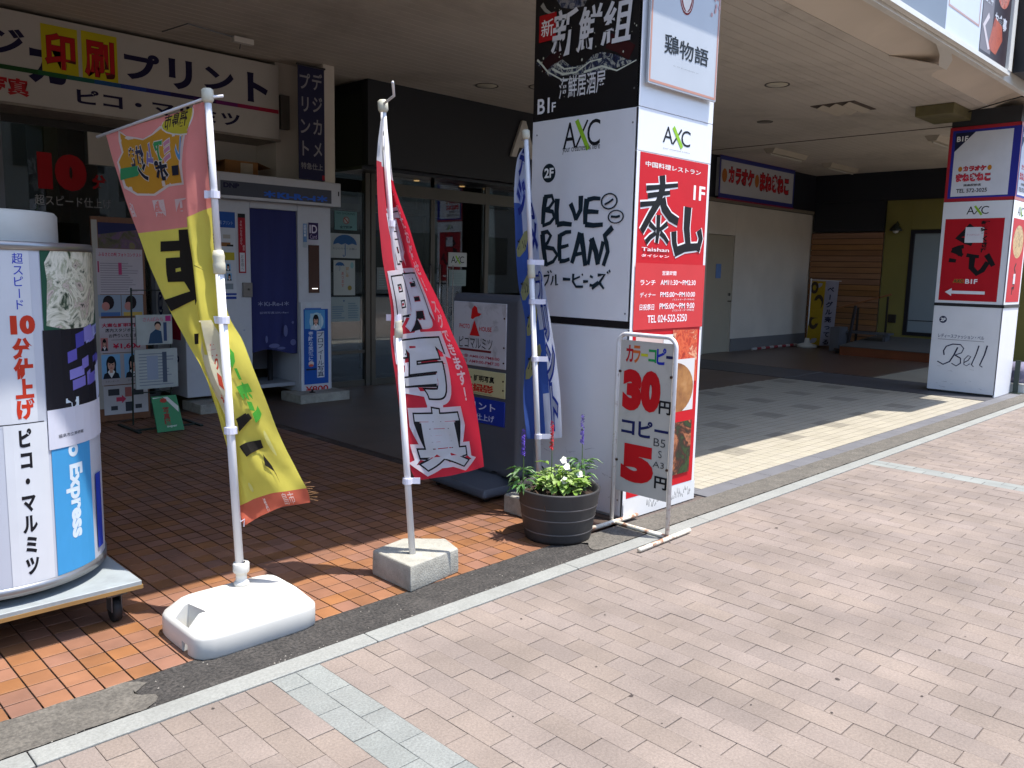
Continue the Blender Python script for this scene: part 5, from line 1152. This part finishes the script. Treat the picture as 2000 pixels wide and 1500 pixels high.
A.rect((.03, 1.20, .44, 1.615), '#b3a9ac'); A.text('ふるさとの駅 フォトコンテスト', (.05, 1.545, .43, 1.58), '#b02c50', .02); A.lines((.06, 1.22, .40, 1.50), 13, '#8a8288', .3); A.rect((.04, 1.40, .052, 1.50), '#a02c50'); A.rect((.22, 1.38, .25, 1.49), '#b0406a')
A.rect((.03, 1.0, .23, 1.195), '#8a97a5'); A.rect((.235, 1.0, .43, 1.195), '#8f98a2')
for x0 in (.05, .25): A.ell((x0 + .02, 1.06, x0 + .12, 1.19), '#1f1518', 14); A.ell((x0 + .01, 1.05, x0 + .08, 1.13), '#b57a70', 14); A.rect((x0, 1.0, x0 + .17, 1.035), '#c0a050' if x0 > .1 else '#4a6a9c')
A.rect((.03, .66, .44, .98), '#b7adb0'); A.text('大事な証明写真は', (.05, .895, .43, .935), '#b01c3c', .04); A.text('店内スタジオにて', (.08, .85, .38, .885), '#1f1c24', .02); A.text('お撮りいたします', (.11, .80, .40, .835), '#1f1c24', .02); A.lines((.13, .775, .42, .79), 1, '#8a8288'); A.portrait((.035, .68, .10, .80), bg='#c07a78'); A.text('¥1,600', (.14, .69, .39, .745), '#c01c40', .03)
A.rect((.03, .36, .45, .655), '#b0a8a8'); A.portrait((.035, .42, .20, .645)); A.portrait((.235, .42, .40, .645)); A.text('スタンダード', (.06, .385, .18, .402), '#5a5558'); A.text('ナチュラル', (.26, .385, .38, .402), '#5a5558')
A.rect((.04, .08, .44, .352), '#b5b2b2'); A.poly([(.15, .20), (.20, .20), (.20, .18), (.24, .22), (.20, .26), (.20, .24), (.15, .24)], '#c0405a')
for x0, z0, x1, z1 in ((.08, .26, .18, .32), (.30, .25, .40, .31), (.10, .12, .16, .16), (.32, .12, .38, .16), (.23, .1, .30, .19)): A.rect((x0, z0, x1, z1), '#3a3c40')
A.rect((.23, .24, .29, .33), '#a0605a'); A.done()
rk = thing('leaflet_rack', 'dark green wire rack with magazines in front of the poster board', 'rack', (3.0, 7.6, 0))
m_gw = mt('green_wire', '#16281f', .5); mb = MB()
for x in (2.78, 3.13): build('post', MB().tube([(x, 7.68, .02), (x, 7.64, .6), (x, 7.60, 1.27)], .008, 6), m_gw, rk)
for z in (.32, .5, .66, .95, 1.25): build('rung', MB().tube([(2.78, 7.62, z), (3.13, 7.62, z)], .005, 5), m_gw, rk)
build('floor_bar', MB().box(2.70, 7.35, .0, 2.73, 7.85, .015).box(2.731, 7.46, .0, 3.26, 7.485, .015).box(3.261, 7.35, .0, 3.29, 7.85, .015), m_gw, rk)
for x0, z0, x1, z1, lab, kind in ((2.80, .76, 3.12, 1.03, 'magazine with a person in blue on its cover, upper one in the wire rack', 0), (2.78, .36, 3.16, .72, 'pale folded newspaper, lower one in the wire rack', 1)):
    t = thing('magazine', lab, 'magazine', ((x0 + x1) / 2, 7.58, z0)); b_ = build('cover', BX(x0, 7.57, z0, x1, 7.59, z1), mt('paper_cover', '#a5aaa5' if kind == 0 else '#a9adb5', .6), t)
    A = Art(FY(7.57, 0), b_)
    if kind == 0: A.text('さんぽみち', (x0 + .06, z1 - .06, x1 - .08, z1 - .02), '#c07080', .02); A.rect((x1 - .06, z1 - .06, x1 - .01, z1 - .01), '#b02c70'); A.ell((x0 + .16, z0 + .15, x0 + .22, z0 + .21), '#1f1614'); A.ell((x0 + .165, z0 + .13, x0 + .215, z0 + .19), '#c09a80'); A.poly([(x0 + .10, z0 + .01), (x0 + .23, z0 + .01), (x0 + .22, z0 + .12), (x0 + .17, z0 + .14), (x0 + .12, z0 + .1)], '#2c4660'); A.rect((x0 + .24, z0 + .03, x0 + .27, z0 + .2), '#39486a')
    else: A.lines((x0 + .03, z0 + .03, x1 - .03, z1 - .02), 11, '#7d828c', .3); A.rect((x0 + .1, z0 + .08, x0 + .2, z0 + .3), '#8f98a8'); A.rect((x0 + .24, z0 + .05, x0 + .28, z0 + .33), '#4a5464')
    A.done()
gn = thing('green_notice', 'small leaning green sign with a white flash, on the floor by the rack', 'sign', (3.05, 7.25, 0))
mb = MB().add([(2.83, 7.25, .01), (3.07, 7.25, .01), (3.04, 7.34, .32), (2.82, 7.34, .32), (2.83, 7.262, .01), (3.07, 7.262, .01), (3.04, 7.352, .32), (2.82, 7.352, .32)], [(0, 1, 2, 3), (7, 6, 5, 4), (0, 4, 5, 1), (1, 5, 6, 2), (2, 6, 7, 3), (3, 7, 4, 0)]); gb = build('board', mb, mt('green_board', '#1f7a44', .45, .05), gn)
class Lean:
    curved = False; down = False
    def __call__(s, a, b, d): return Vector((2.83 + a, 7.25 - d + .29 * (b - .01), b))
A = Art(Lean(), gb); A.poly([(.0, .30), (.09, .31), (.21, .17), (.215, .22), (.13, .31), (.0, .31)], '#c9c9c0'); A.ell((.06, .26, .12, .30), '#a83a2c', 12); A.text('写真機', (.07, .06, .13, .22), '#8a3a2c', .03, vert=True); A.text('super', (.09, .04, .18, .06), '#b9c4b4', .02); A.done()

# ------------------------------------------------------------ glass entrance
en = thing('glass_entrance', 'glass entrance doors in bronze metal frames under the black fascia', 'entrance', (7.4, 8.70, 0))
m_br = mt('bronze_frame', '#57524a', .35, .06, 4, metal=.6)
for x0, x1 in ((5.40, 5.46), (6.03, 6.10), (6.115, 6.18), (8.06, 8.13), (8.87, 8.94)): build('post', BX(x0, 8.68, 0, x1, 8.76, 2.655), m_br, en)
build('transom', BX(6.181, 8.68, 2.41, 8.059, 8.76, 2.56), m_br, en); build('transom', BX(8.131, 8.68, 2.41, 8.869, 8.76, 2.56), m_br, en)
for x0, x1 in ((5.461, 6.029), (6.181, 7.09), (7.16, 8.059), (8.131, 8.869)):
    build('pane', BX(x0, 8.715, .08, x1, 8.723, 2.409), m_glass, en); build('bottom_rail', BX(x0, 8.70, .0, x1, 8.74, .078), m_br, en)
    build('upper_pane', BX(x0, 8.715, 2.561, x1, 8.723, 2.655), m_glass, en)
build('door_stile', BX(7.092, 8.70, .08, 7.122, 8.74, 2.409), m_br, en); build('door_stile', BX(7.128, 8.70, .08, 7.158, 8.74, 2.409), m_br, en)
for x in (7.04, 7.20): build('handle', MB().tube([(x, 8.64, .70), (x, 8.64, 1.56)], .012, 8).tube([(x, 8.64, .76), (x, 8.70, .76)], .007, 6).tube([(x, 8.64, 1.5), (x, 8.70, 1.5)], .007, 6), mt('steel_handle', '#b0b0b0', .25, metal=.9), en, smooth=True)
for x in (7.35, 7.45): build('handle', MB().tube([(x, 8.66, .42), (x, 8.66, 1.55)], .008, 8), MC['steel_handle'], en)
build('mid_rail', MB().box(5.461, 8.70, .42, 6.029, 8.712, .46), m_br, en)
for x, y, c, s, lab in ((7.0, 8.9, (1., .55, .2), .4, 'small lit orange downlight inside the entrance'), (7.85, 8.95, (.8, .8, .75), .35, 'small pale downlight inside the entrance')):
    t = thing('downlight', lab, 'lamp', (x, y, 2.63)); build('lens', MB().lathe(x, y, [(0, 2.656), (.035, 2.652), (.04, 2.658)], 18), lightbox('glow_' + str(x)[0], c, s), t)
vs = thing('vestibule', 'dim vestibule behind the glass doors with poster stands and an inner wall', 'interior', (7.4, 10, 0))
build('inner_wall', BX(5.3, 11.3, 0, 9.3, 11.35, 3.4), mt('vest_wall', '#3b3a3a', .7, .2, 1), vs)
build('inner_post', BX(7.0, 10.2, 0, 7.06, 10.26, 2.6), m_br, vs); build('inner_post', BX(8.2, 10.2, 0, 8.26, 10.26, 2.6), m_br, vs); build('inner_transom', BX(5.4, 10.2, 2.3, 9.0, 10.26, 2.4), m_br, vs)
A = Art(FY(11.3, 0), vs); A.rect((8.2, 1.2, 8.8, 2.3), '#3a1518'); A.text('カ', (8.3, 1.5, 8.7, 2.1), '#8a8580', .04); A.rect((7.9, 2.0, 8.1, 2.8), '#26305c'); A.rect((8.15, 2.4, 8.9, 2.8), '#77756f'); A.rect((9.0, .5, 9.2, 2.5), '#4a4846'); A.done()
DS_ = FY(8.714, 0)
def paper(name, lab, r, col, fn, off=.006):
    a0, z0, a1, z1 = r; t = thing(name, lab, 'notice', ((a0 + a1) / 2, 8.70, z0)); b_ = build('sheet', BX(a0, 8.709, z0, a1, 8.713, z1), mt('sheet_' + col[1:], col, .5, .04), t); A = Art(FY(8.709, 0), b_); fn(A, r); A.done(); return t
def umb(A, x, z, w_, h='#2f5c8c'):
    A.poly([(x + w_ * .5 * cos(t), z + w_ * .36 * sin(t)) for t in [pi * i / 12 for i in range(13)]] + [(x - w_ * .3, z + w_ * .05), (x - w_ * .15, z), (x, z + w_ * .05), (x + w_ * .15, z), (x + w_ * .3, z + w_ * .05)], h)
    A.stroke([(x, z + .01), (x, z - w_ * .38), (x - w_ * .06, z - w_ * .42), (x - w_ * .1, z - w_ * .36)], w_ * .035, h)
def f1(A, r): A.ring((r[0] + .12, r[1] + .07, r[0] + .21, r[1] + .16), .16, '#9c3a34'); A.ell((r[0] + .135, r[1] + .085, r[0] + .195, r[1] + .145), '#a9a5a0'); A.stroke([(r[0] + .135, r[1] + .145), (r[0] + .195, r[1] + .085)], .012, '#9c3a34'); A.text('NO SMOKING', (r[0] + .03, r[3] - .04, r[2] - .03, r[3] - .015), '#1f4a50', .0); A.text('全館禁煙', (r[0] + .07, r[1] + .015, r[2] - .07, r[1] + .05), '#17383c', .03)
paper('no_smoking_sign', 'teal no smoking notice on the glass, top of the column of notices', (5.60, 1.945, 5.92, 2.17), '#5c8c8c', f1)
def f2(A, r): umb(A, (r[0] + r[2]) / 2, r[1] + .16, .34); A.text('かさのマナー お願い', (r[0] + .04, r[1] + .10, r[2] - .05, r[1] + .125), '#4a5560')
paper('umbrella_poster', 'white poster with one large blue umbrella on the glass', (5.53, 1.605, 5.965, 1.90), '#a3a9a6', f2)
def f3(A, r): umb(A, r[0] + .09, r[3] - .07, .13); A.text('貸し傘', (r[0] + .17, r[1] + .22, r[0] + .22, r[3] - .08), '#b08a5a', .01, vert=True); A.text('あります', (r[0] + .11, r[1] + .10, r[0] + .15, r[3] - .14), '#b05a5a', .01, vert=True); A.ell((r[0] + .2, r[1] + .06, r[0] + .26, r[1] + .12), '#8a7a3a'); A.ell((r[2] - .07, r[3] - .1, r[2] - .02, r[3] - .02), '#7fa9a9')
paper('umbrella_poster', 'tall white poster with a small umbrella and vertical writing', (5.58, 1.15, 5.89, 1.578), '#a9ada5', f3)
def f4(A, r): A.lines((r[0] + .03, r[1] + .04, r[2] - .22, r[3] - .1), 6, '#6b828f', .5); A.lines((r[0] + .26, r[1] + .04, r[2] - .02, r[3] - .06), 7, '#6f858c', .5, seed=4); A.ell((r[0] + .19, r[3] - .06, r[0] + .21, r[3] - .035), '#2f4f7c', 8)
paper('printed_notice', 'pale notice with bluish lines, lowest of the column on the glass', (5.525, .825, 5.963, 1.128), '#8f9a96', f4)
def f5(A, r): axc(A, (r[0] + .045, r[1] + .05, r[2] - .05, r[3] - .05))
paper('logo_plate', 'white plate with three black letters and a green stroke on the glass door', (7.41, 1.535, 7.745, 1.727), '#b9bab4', f5)
def f6(A, r): A.lines((r[0] + .03, r[1] + .03, r[2] - .03, r[3] - .03), 7, '#7d8f8c', .3)
paper('printed_notice', 'small grey-green notice under the letter plate on the glass door', (7.42, 1.27, 7.735, 1.49), '#889691', f6)
paper('printed_notice', 'small dim notice on the left glass door pane', (6.22, 1.22, 6.40, 1.5), '#6d726f', f6)

# ------------------------------------------------------------ white wall, karaoke sign, slat fence, green shop
ks = thing('karaoke_sign', 'wide karaoke sign with red lettering and blue border on the navy band', 'sign', (15.0, 8.33, 2.95))
kb_ = build('sign_box', BX(13.57, 8.31, 2.955, 16.40, 8.398, 3.645), mt('karaoke_panel', '#b9babf', .4, .04, 1), ks)
build('border', MB().box(13.53, 8.305, 3.60, 16.44, 8.309, 3.675).box(13.53, 8.305, 2.92, 16.44, 8.309, 2.995).box(13.53, 8.305, 2.996, 13.575, 8.309, 3.599).box(16.395, 8.305, 2.996, 16.44, 8.309, 3.599), mt('border_blue', '#2b3380', .4), ks)
build('outer_trim', MB().box(13.51, 8.30, 3.676, 16.46, 8.33, 3.679).box(13.51, 8.30, 2.89, 16.46, 8.33, 2.918), mt('border_red', '#8a1e3c', .4), ks)
A = Art(FY(8.31, 0), kb_, step=.0004); A.text('カラオケ', (13.85, 3.20, 14.78, 3.50), '#b5202c', .05, outline=('#5c1820', .045)); A.text('まねきねこ', (15.02, 3.16, 16.20, 3.50), '#b5202c', .05, outline=('#5c1820', .045)); A.ell((13.62, 3.2, 13.80, 3.45), '#a8642c'); A.ell((14.82, 3.2, 14.98, 3.45), '#a8642c'); A.done()
wd = thing('steel_door', 'cream steel service door with blue paper in the white wall', 'door', (14.0, 8.46, 0))
build('leaf', BX(13.515, 8.47, .01, 14.45, 8.50, 2.25), mt('cream_door', '#a79f8c', .55, .04, 2), wd); build('blue_paper', BX(13.85, 8.463, 1.44, 14.03, 8.468, 1.71), mt('blue_paper', '#5f7fb4', .6), wd)
build('handle', MB().tube([(14.30, 8.44, 1.0), (14.42, 8.44, 1.0)], .012, 8).tube([(14.36, 8.44, 1.0), (14.36, 8.469, 1.0)], .014, 8), MC['steel_handle'], wd); build('lock', MB().tube([(14.36, 8.44, 1.13), (14.36, 8.469, 1.13)], .03, 10), MC['steel_handle'], wd)
struct('skirting', BX(14.47, 8.43, 0, 17.68, 8.448, .26), mt('skirting_grey', '#6f6e6e', .6, .06, 2))
struct('wall_cap', MB().box(12.3, 8.395, 2.853, 17.69, 8.399, 2.92), mt('cap_beige', '#7d7464', .7))
wf = thing('slat_fence', 'brown horizontal timber slat wall between the white wall and the green shop', 'fence', (17.66, 7.6, 0))
build('backing', BX(17.67, 6.885, .02, 17.695, 8.42, 2.46), mt('fence_backing', '#2a1a12', .8), wf)
m_slat = mt('cedar_slat', '#8d5f38', .6, .2, 2, stretch=(1, .8, 14), rnd=.14, dirt=.2)
z = .03; k = 0
sl0 = build('slat', BX(17.645, 6.88, .03, 17.668, 8.425, .138), m_slat, wf)
for k in range(1, 20):
    o = sl0.copy(); sc.collection.objects.link(o); o.parent = wf; o.location = (0, 0, k * .1215)
gf = thing('shop_window', 'pale blue-grey window of the green shop in a dark frame', 'window', (17.72, 5.8, 0))
build('frame', MB().box(17.69, 6.28, .36, 17.76, 6.355, 2.49).box(17.69, 5.205, .36, 17.76, 5.28, 2.49).box(17.69, 5.281, 2.42, 17.76, 6.279, 2.49).box(17.69, 5.281, .36, 17.76, 6.279, .43), mt('dark_frame', '#1c1b22', .4), gf)
build('pane', BX(17.73, 5.281, .431, 17.75, 6.279, 2.419), mt('frosted_pane', '#8d9aa0', .25, .04, 1), gf); build('mid_rail', BX(17.722, 5.281, .66, 17.729, 6.279, .675), MC['dark_frame'], gf)
struct('green_wall_base', BX(17.71, 5.203, 0, 17.9, 6.357, .358), mt('olive_green_wall', '#7d763c'))
gl = thing('wall_lamp', 'small dark dome lamp on the green wall beside the window', 'lamp', (17.6, 6.60, 2.45))
build('arm', MB().tube([(17.70, 6.6, 2.60), (17.6, 6.6, 2.66), (17.54, 6.6, 2.6)], .012, 6), m_gw, gl); build('shade', MB().lathe(17.54, 6.6, [(.02, 2.62), (.05, 2.59), (.12, 2.50), (.125, 2.47), (.11, 2.47)], 18), mt('lamp_green', '#2a2f28', .4), gl, smooth=True); build('globe', MB().lathe(17.54, 6.6, [(0, 2.42), (.05, 2.44), (.06, 2.48), (.03, 2.52)], 14), m_plast, gl, smooth=True)
mb_ = thing('meter_box', 'small dark square box low on the green wall', 'box', (17.68, 6.58, .6)); build('cover', BX(17.66, 6.50, .60, 17.698, 6.66, .77), mt('dark_box', '#241d1a', .5), mb_, bevel=.01)
dk = thing('entry_ramp', 'grey topped ramp with orange-brown sides in front of the green shop', 'ramp', (16.8, 6.2, 0))
build('ramp_body', MB().add([(15.9, 5.0, 0), (17.69, 5.0, 0), (17.69, 6.86, 0), (15.9, 6.86, 0), (15.9, 5.0, .17), (17.69, 5.0, .30), (17.69, 6.86, .30), (15.9, 6.86, .17)], [(0, 1, 5, 4), (1, 2, 6, 5), (2, 3, 7, 6), (3, 0, 4, 7), (4, 5, 6, 7)]), mt('ramp_side', '#7a4020', .6, .15, 2), dk)
build('ramp_top', MB().add([(15.88, 4.98, .172), (17.69, 4.98, .302), (17.69, 6.88, .302), (15.88, 6.88, .172), (15.88, 4.98, .185), (17.69, 4.98, .315), (17.69, 6.88, .315), (15.88, 6.88, .185)], [(0, 1, 5, 4), (1, 2, 6, 5), (2, 3, 7, 6), (3, 0, 4, 7), (4, 5, 6, 7)]), mt('ramp_mat', '#56534e', .8, .1, 4), dk)
hr = thing('handrail', 'thin wooden handrail sloping across the slat wall', 'handrail', (17.2, 7.0, 0))
build('rail', MB().tube([(17.2, 7.62, .84), (17.2, 6.45, 1.19)], .018, 8), mt('rail_wood', '#8d5c38', .5), hr); build('post', MB().box(17.19, 7.08, 0, 17.22, 7.12, .90), MC['dark_box'], hr); build('post', MB().box(17.19, 6.50, .3, 17.22, 6.53, 1.14), MC['dark_box'], hr)
cstd = thing('folding_cart', 'dark folding hand cart standing before the slat wall', 'cart', (16.4, 6.9, 0))
build('cart_post', MB().beam((16.45, 6.95, .1), (16.6, 6.9, .95), .05, .04), mt('cart_dark', '#241f22', .5), cstd); build('cart_bed', BX(16.2, 6.7, .06, 16.6, 7.1, .10), MC['cart_dark'], cstd); build('crate', BX(16.5, 7.15, .01, 16.9, 7.35, .5), mt('crate_grey', '#56565a', .6), cstd, bevel=.01)
for x_, y_ in ((16.25, 6.75), (16.55, 6.75), (16.25, 7.05)): build('wheel', MB().tube([(x_ - .015, y_, .045), (x_ + .015, y_, .045)], .045, 12), MC['black_rubber'], cstd)
lb = thing('low_bench', 'low grey metal bench in front of the slat wall', 'bench', (16.9, 6.9, 0)); build('seat', BX(16.8, 6.3, .38, 17.1, 7.25, .42), mt('bench_grey', '#4f5055', .5), lb)
for y_ in (6.36, 7.16): build('leg', BX(16.83, y_, 0, 17.07, y_ + .05, .379), MC['bench_grey'], lb)
# bagel banner
bf = thing('banner_flag', 'small yellow and white bagel banner on a round white base, by the slat wall', 'banner', (17.03, 8.0, 0))
build('pole', MB().tube([(16.98, 8.05, .08), (16.98, 8.05, 1.47)], .012, 8), m_pole, bf); build('crossbar', MB().tube([(16.96, 8.06, 1.445), (17.20, 7.49, 1.43)], .007, 6), m_pole, bf)
build('base', MB().lathe(16.98, 8.05, [(0, .0), (.20, .0), (.22, .02), (.20, .06), (.06, .10), (.045, .2), (0, .2)], 22), m_plast, bf, smooth=True)
d_ = Vector((17.17 - 16.99, 7.53 - 8.03, 0)); L_ = d_.length
class BG:
    curved = False; down = False
    def __call__(s, a, b, d):
        e = d_ / L_; n = Vector((-e.y, e.x, 0)); n = n if n.dot(Vector((-1, -1, 0))) > 0 else -n
        k = (1.43 - b) * .10; return Vector((16.99, 8.03, 0)) + e * (a - k * .3) + Vector((0, 0, b)) + n * (d + .012 * sin(b * 5 + a * 6))
BGs = BG(); mb = MB(); v = []
for j in range(15):
    for i in range(9): v.append(BGs(i / 8 * L_, 1.425 - 1.37 * j / 14, 0))
cb_ = build('cloth', mb.add(v, [(j * 9 + i, j * 9 + i + 1, (j + 1) * 9 + i + 1, (j + 1) * 9 + i) for j in range(14) for i in range(8)]), pm('#a5a4b4', True), bf, smooth=True, fixn=False)
A = Art(BGs, cb_, d=.006, cloth=True, step=.0004)
for k in range(7): z1 = 1.42 - k * .195; A.rect((.005, z1 - .195, L_ * .52, z1), '#b8961c'); A.d -= A.step
A.d += .002
for a, b, r_ in ((.06, 1.28, .10), (.17, .98, .12), (.11, .55, .12)): A.ring((a - r_ * .8, b - r_ * 1.3, a + r_ * .8, b + r_ * 1.3), .55, '#4b3c2c', 18)
A.text('ベーグル売ってる', (L_ * .60, .08, L_ * .86, 1.30), '#20203c', .03, vert=True, pitch=1.25); A.done()
sp = thing('striped_pole', 'red and white striped pole lying along the foot of the white wall', 'pole', (16.3, 8.35, .03))
for k in range(11):
    a = k / 11; b = (k + 1) / 11 - .004; P_ = lambda t: (15.15 + 2.0 * t, 8.33 + .03 * t, .03); build('segment', MB().tube([P_(a), P_(b)], .028, 8), mt('stripe_red', '#8a1c24', .5) if k % 2 else mt('stripe_white', '#b5b3b0', .5), sp)

# ------------------------------------------------------------ ceiling fittings
m_alu2 = mt('lamp_housing', '#b5ab9a', .5, .04, 3)
for k, (x, y, lab) in enumerate(((9.04, 4.86, 'round recessed downlight nearest the cove, right of the pillar'), (6.95, 7.50, 'round downlight above the black fascia, left of its neighbour'), (7.40, 7.05, 'round downlight half hidden behind the near pillar'), (11.06, 6.10, 'small dark round downlight deep under the ceiling'))):
    t = thing('downlight', lab, 'lamp', (x, y, 3.66), 'downlights in the canopy ceiling'); r_ = .12 if k < 3 else .09
    build('ring', MB().lathe(x, y, [(r_, 3.679), (r_ + .02, 3.672), (r_ + .02, 3.679)], 28), mt('dark_ring', '#4d463f', .5), t); build('lens', MB().lathe(x, y, [(0, 3.664), (r_ * .8, 3.667), (r_, 3.676)], 28), mt('lens_white', '#cdc6b2', .35) if k < 3 else mt('lens_grey', '#6d675e', .5), t, smooth=True)
def tray(x, y, lab):
    t = thing('ceiling_lamp', lab, 'lamp', (x + .62, y, 3.6), 'fluorescent lamps on the canopy ceiling')
    build('reflector', MB().add([(x, y - .11, 3.679), (x + 1.25, y - .11, 3.679), (x + 1.25, y + .11, 3.679), (x, y + .11, 3.679), (x + .02, y - .06, 3.60), (x + 1.23, y - .06, 3.60), (x + 1.23, y + .06, 3.60), (x + .02, y + .06, 3.60)], [(0, 1, 5, 4), (1, 2, 6, 5), (2, 3, 7, 6), (3, 0, 4, 7), (4, 5, 6, 7)]), m_alu2, t)
    build('tube', MB().tube([(x + .05, y, 3.585), (x + 1.2, y, 3.585)], .013, 8), mt('tube_off', '#c9c6bb', .3), t)
for x, y, lab in ((13.35, 7.25, 'first unlit box lamp on the ceiling right of the karaoke sign'), (15.7, 7.3, 'second unlit box lamp on the ceiling from the karaoke sign'), (18.0, 7.3, 'third unlit box lamp, deepest under the ceiling'), (13.6, 4.7, 'unlit box lamp partly hidden behind the far pillar')): tray(x, y, lab)
vt = thing('ceiling_vent', 'rectangular louvred opening in the canopy ceiling', 'vent', (10.75, 4.85, 3.67)); build('backing', BX(10.42, 4.55, 3.672, 11.10, 5.12, 3.6785), mt('vent_dark', '#5d5148', .7), vt)
for k in range(3): y = 4.66 + k * .17; build('louvre', MB().beam((10.44, y, 3.655), (11.08, y, 3.655), .09, .006, up=(0, .5, 1)), m_alu2, vt)
ob_ = thing('olive_box', 'weathered olive box fixed under the canopy ceiling before the far pillar', 'box', (11.6, 3.9, 3.6)); build('box_body', BX(11.25, 3.66, 3.55, 11.95, 4.12, 3.679), mt('olive_box', '#6d6744', .7, .2, 8, dirt=.4), ob_, bevel=.01)
build('cable', MB().tube([(11.8, 3.66, 3.64), (11.75, 3.5, 3.66), (11.7, 3.3, 3.69), (11.72, 3.05, 3.74), (11.8, 2.88, 3.68), (11.9, 2.80, 3.70)], .008, 6), MC['black_rubber'], ob_)
jt = thing('joint_cover', 'thin dark joint strip across the canopy ceiling', 'strip', (12.985, 6, 3.67)); build('strip', BX(12.975, 3.5, 3.672, 12.995, 8.39, 3.6795), mt('joint_dark', '#57493c', .8), jt)

# ------------------------------------------------------------ sign boards along the canopy front
fs = thing('canopy_sign', 'row of tenant sign boards in a white frame along the canopy edge', 'sign', (8, 2.78, 3.66))
build('frame_rail', BX(3.0, 2.76, 3.655, 10.08, 2.815, 3.70), m_trim, fs); build('frame_post', BX(10.0, 2.755, 3.701, 10.12, 2.815, 5.2), m_trim, fs)
build('backing', BX(3.0, 2.80, 3.701, 9.999, 2.815, 5.2), m_trim, fs)
q1 = build('board', BX(6.3, 2.785, 3.702, 8.14, 2.799, 5.2), mt('board_grey', '#6d737c', .4, .06, 2), fs); q2 = build('board', BX(8.145, 2.785, 3.702, 9.10, 2.799, 5.2), mt('board_pale', '#c9ced6', .4, .04, 2), fs); q3 = build('board', BX(9.105, 2.785, 3.702, 9.995, 2.799, 5.2), mt('board_wine', '#2f1c20', .4, .1, 2), fs)
FSs = FY(2.785, 0)
A = Art(FSs, q1, step=.0004); A.text('海鮮居酒屋', (7.30, 3.99, 7.84, 4.12), '#c9ced6', .03); A.poly([(7.38, 3.80), (7.62, 3.90), (7.55, 4.02), (7.40, 4.0)], '#43474f'); A.poly([(6.9, 3.95), (7.15, 4.02), (7.0, 4.2)], '#43474f'); A.done()
A = Art(FSs, q2, step=.0004); A.text('鶏物語', (8.42, 4.13, 8.86, 4.34), '#3a4148', .02); A.frame((8.18, 3.93, 9.05, 5.0), .02, '#b99a94'); A.done()
A = Art(FSs, q3, step=.0004); A.rect((9.12, 3.75, 9.45, 5.1), '#7d7a80'); A.ell((9.50, 4.25, 9.93, 4.62), blotch('dish_print', ['#7d2c20', '#b5503c', '#c98a7a', '#5c1c18'], 16, 1)); A.text('お食事', (9.5, 4.05, 9.9, 4.18), '#c9ccd2', .03)
A.poly([(9.35, 3.80), (9.62, 3.78), (9.80, 3.95), (9.75, 4.08), (9.50, 4.12)], blotch('prawn_print', ['#8a3a24', '#b5583a', '#a04428'], 9, 1)); A.poly([(9.15, 3.98), (9.30, 4.12), (9.34, 4.08), (9.22, 3.98), (9.42, 3.80), (9.36, 3.78)], '#cfc6c8'); A.text('営業中', (9.16, 4.2, 9.40, 4.3), '#c9ccd2', .03); A.done()
rs = thing('projecting_sign', 'black boxed sign with a red face above the far pillar', 'sign', (11.0, 2.6, 3.7)); build('sign_box', BX(10.32, 2.45, 3.73, 11.6, 2.80, 5.2), mt('black_box', '#17171c', .4, .05), rs); build('red_face', BX(10.55, 2.44, 3.76, 11.55, 2.449, 5.15), mt('red_face', '#a5142a', .4), rs)

# ------------------------------------------------------------ street side seen only in the glass, added to darken its reflections
op = thing('opposite_building', 'long grey office building across the street, added out of view to darken the glass', 'building', (5, -20, 0))
build('wall', BX(-30, -30, 0, 45, -22, 9), mt('opposite_wall', '#8a8378', .8, .2, .3), op)
m_ow = mt('opposite_window', '#1c2226', .2, .1, 1)
for j in range(2):
    for i in range(12): build('window', BX(-20 + i * 5, -21.998, 1.2 + j * 4.2, -16.4 + i * 5, -21.95, 3.6 + j * 4.2), m_ow, op)
bpy.data.objects.remove(_to)
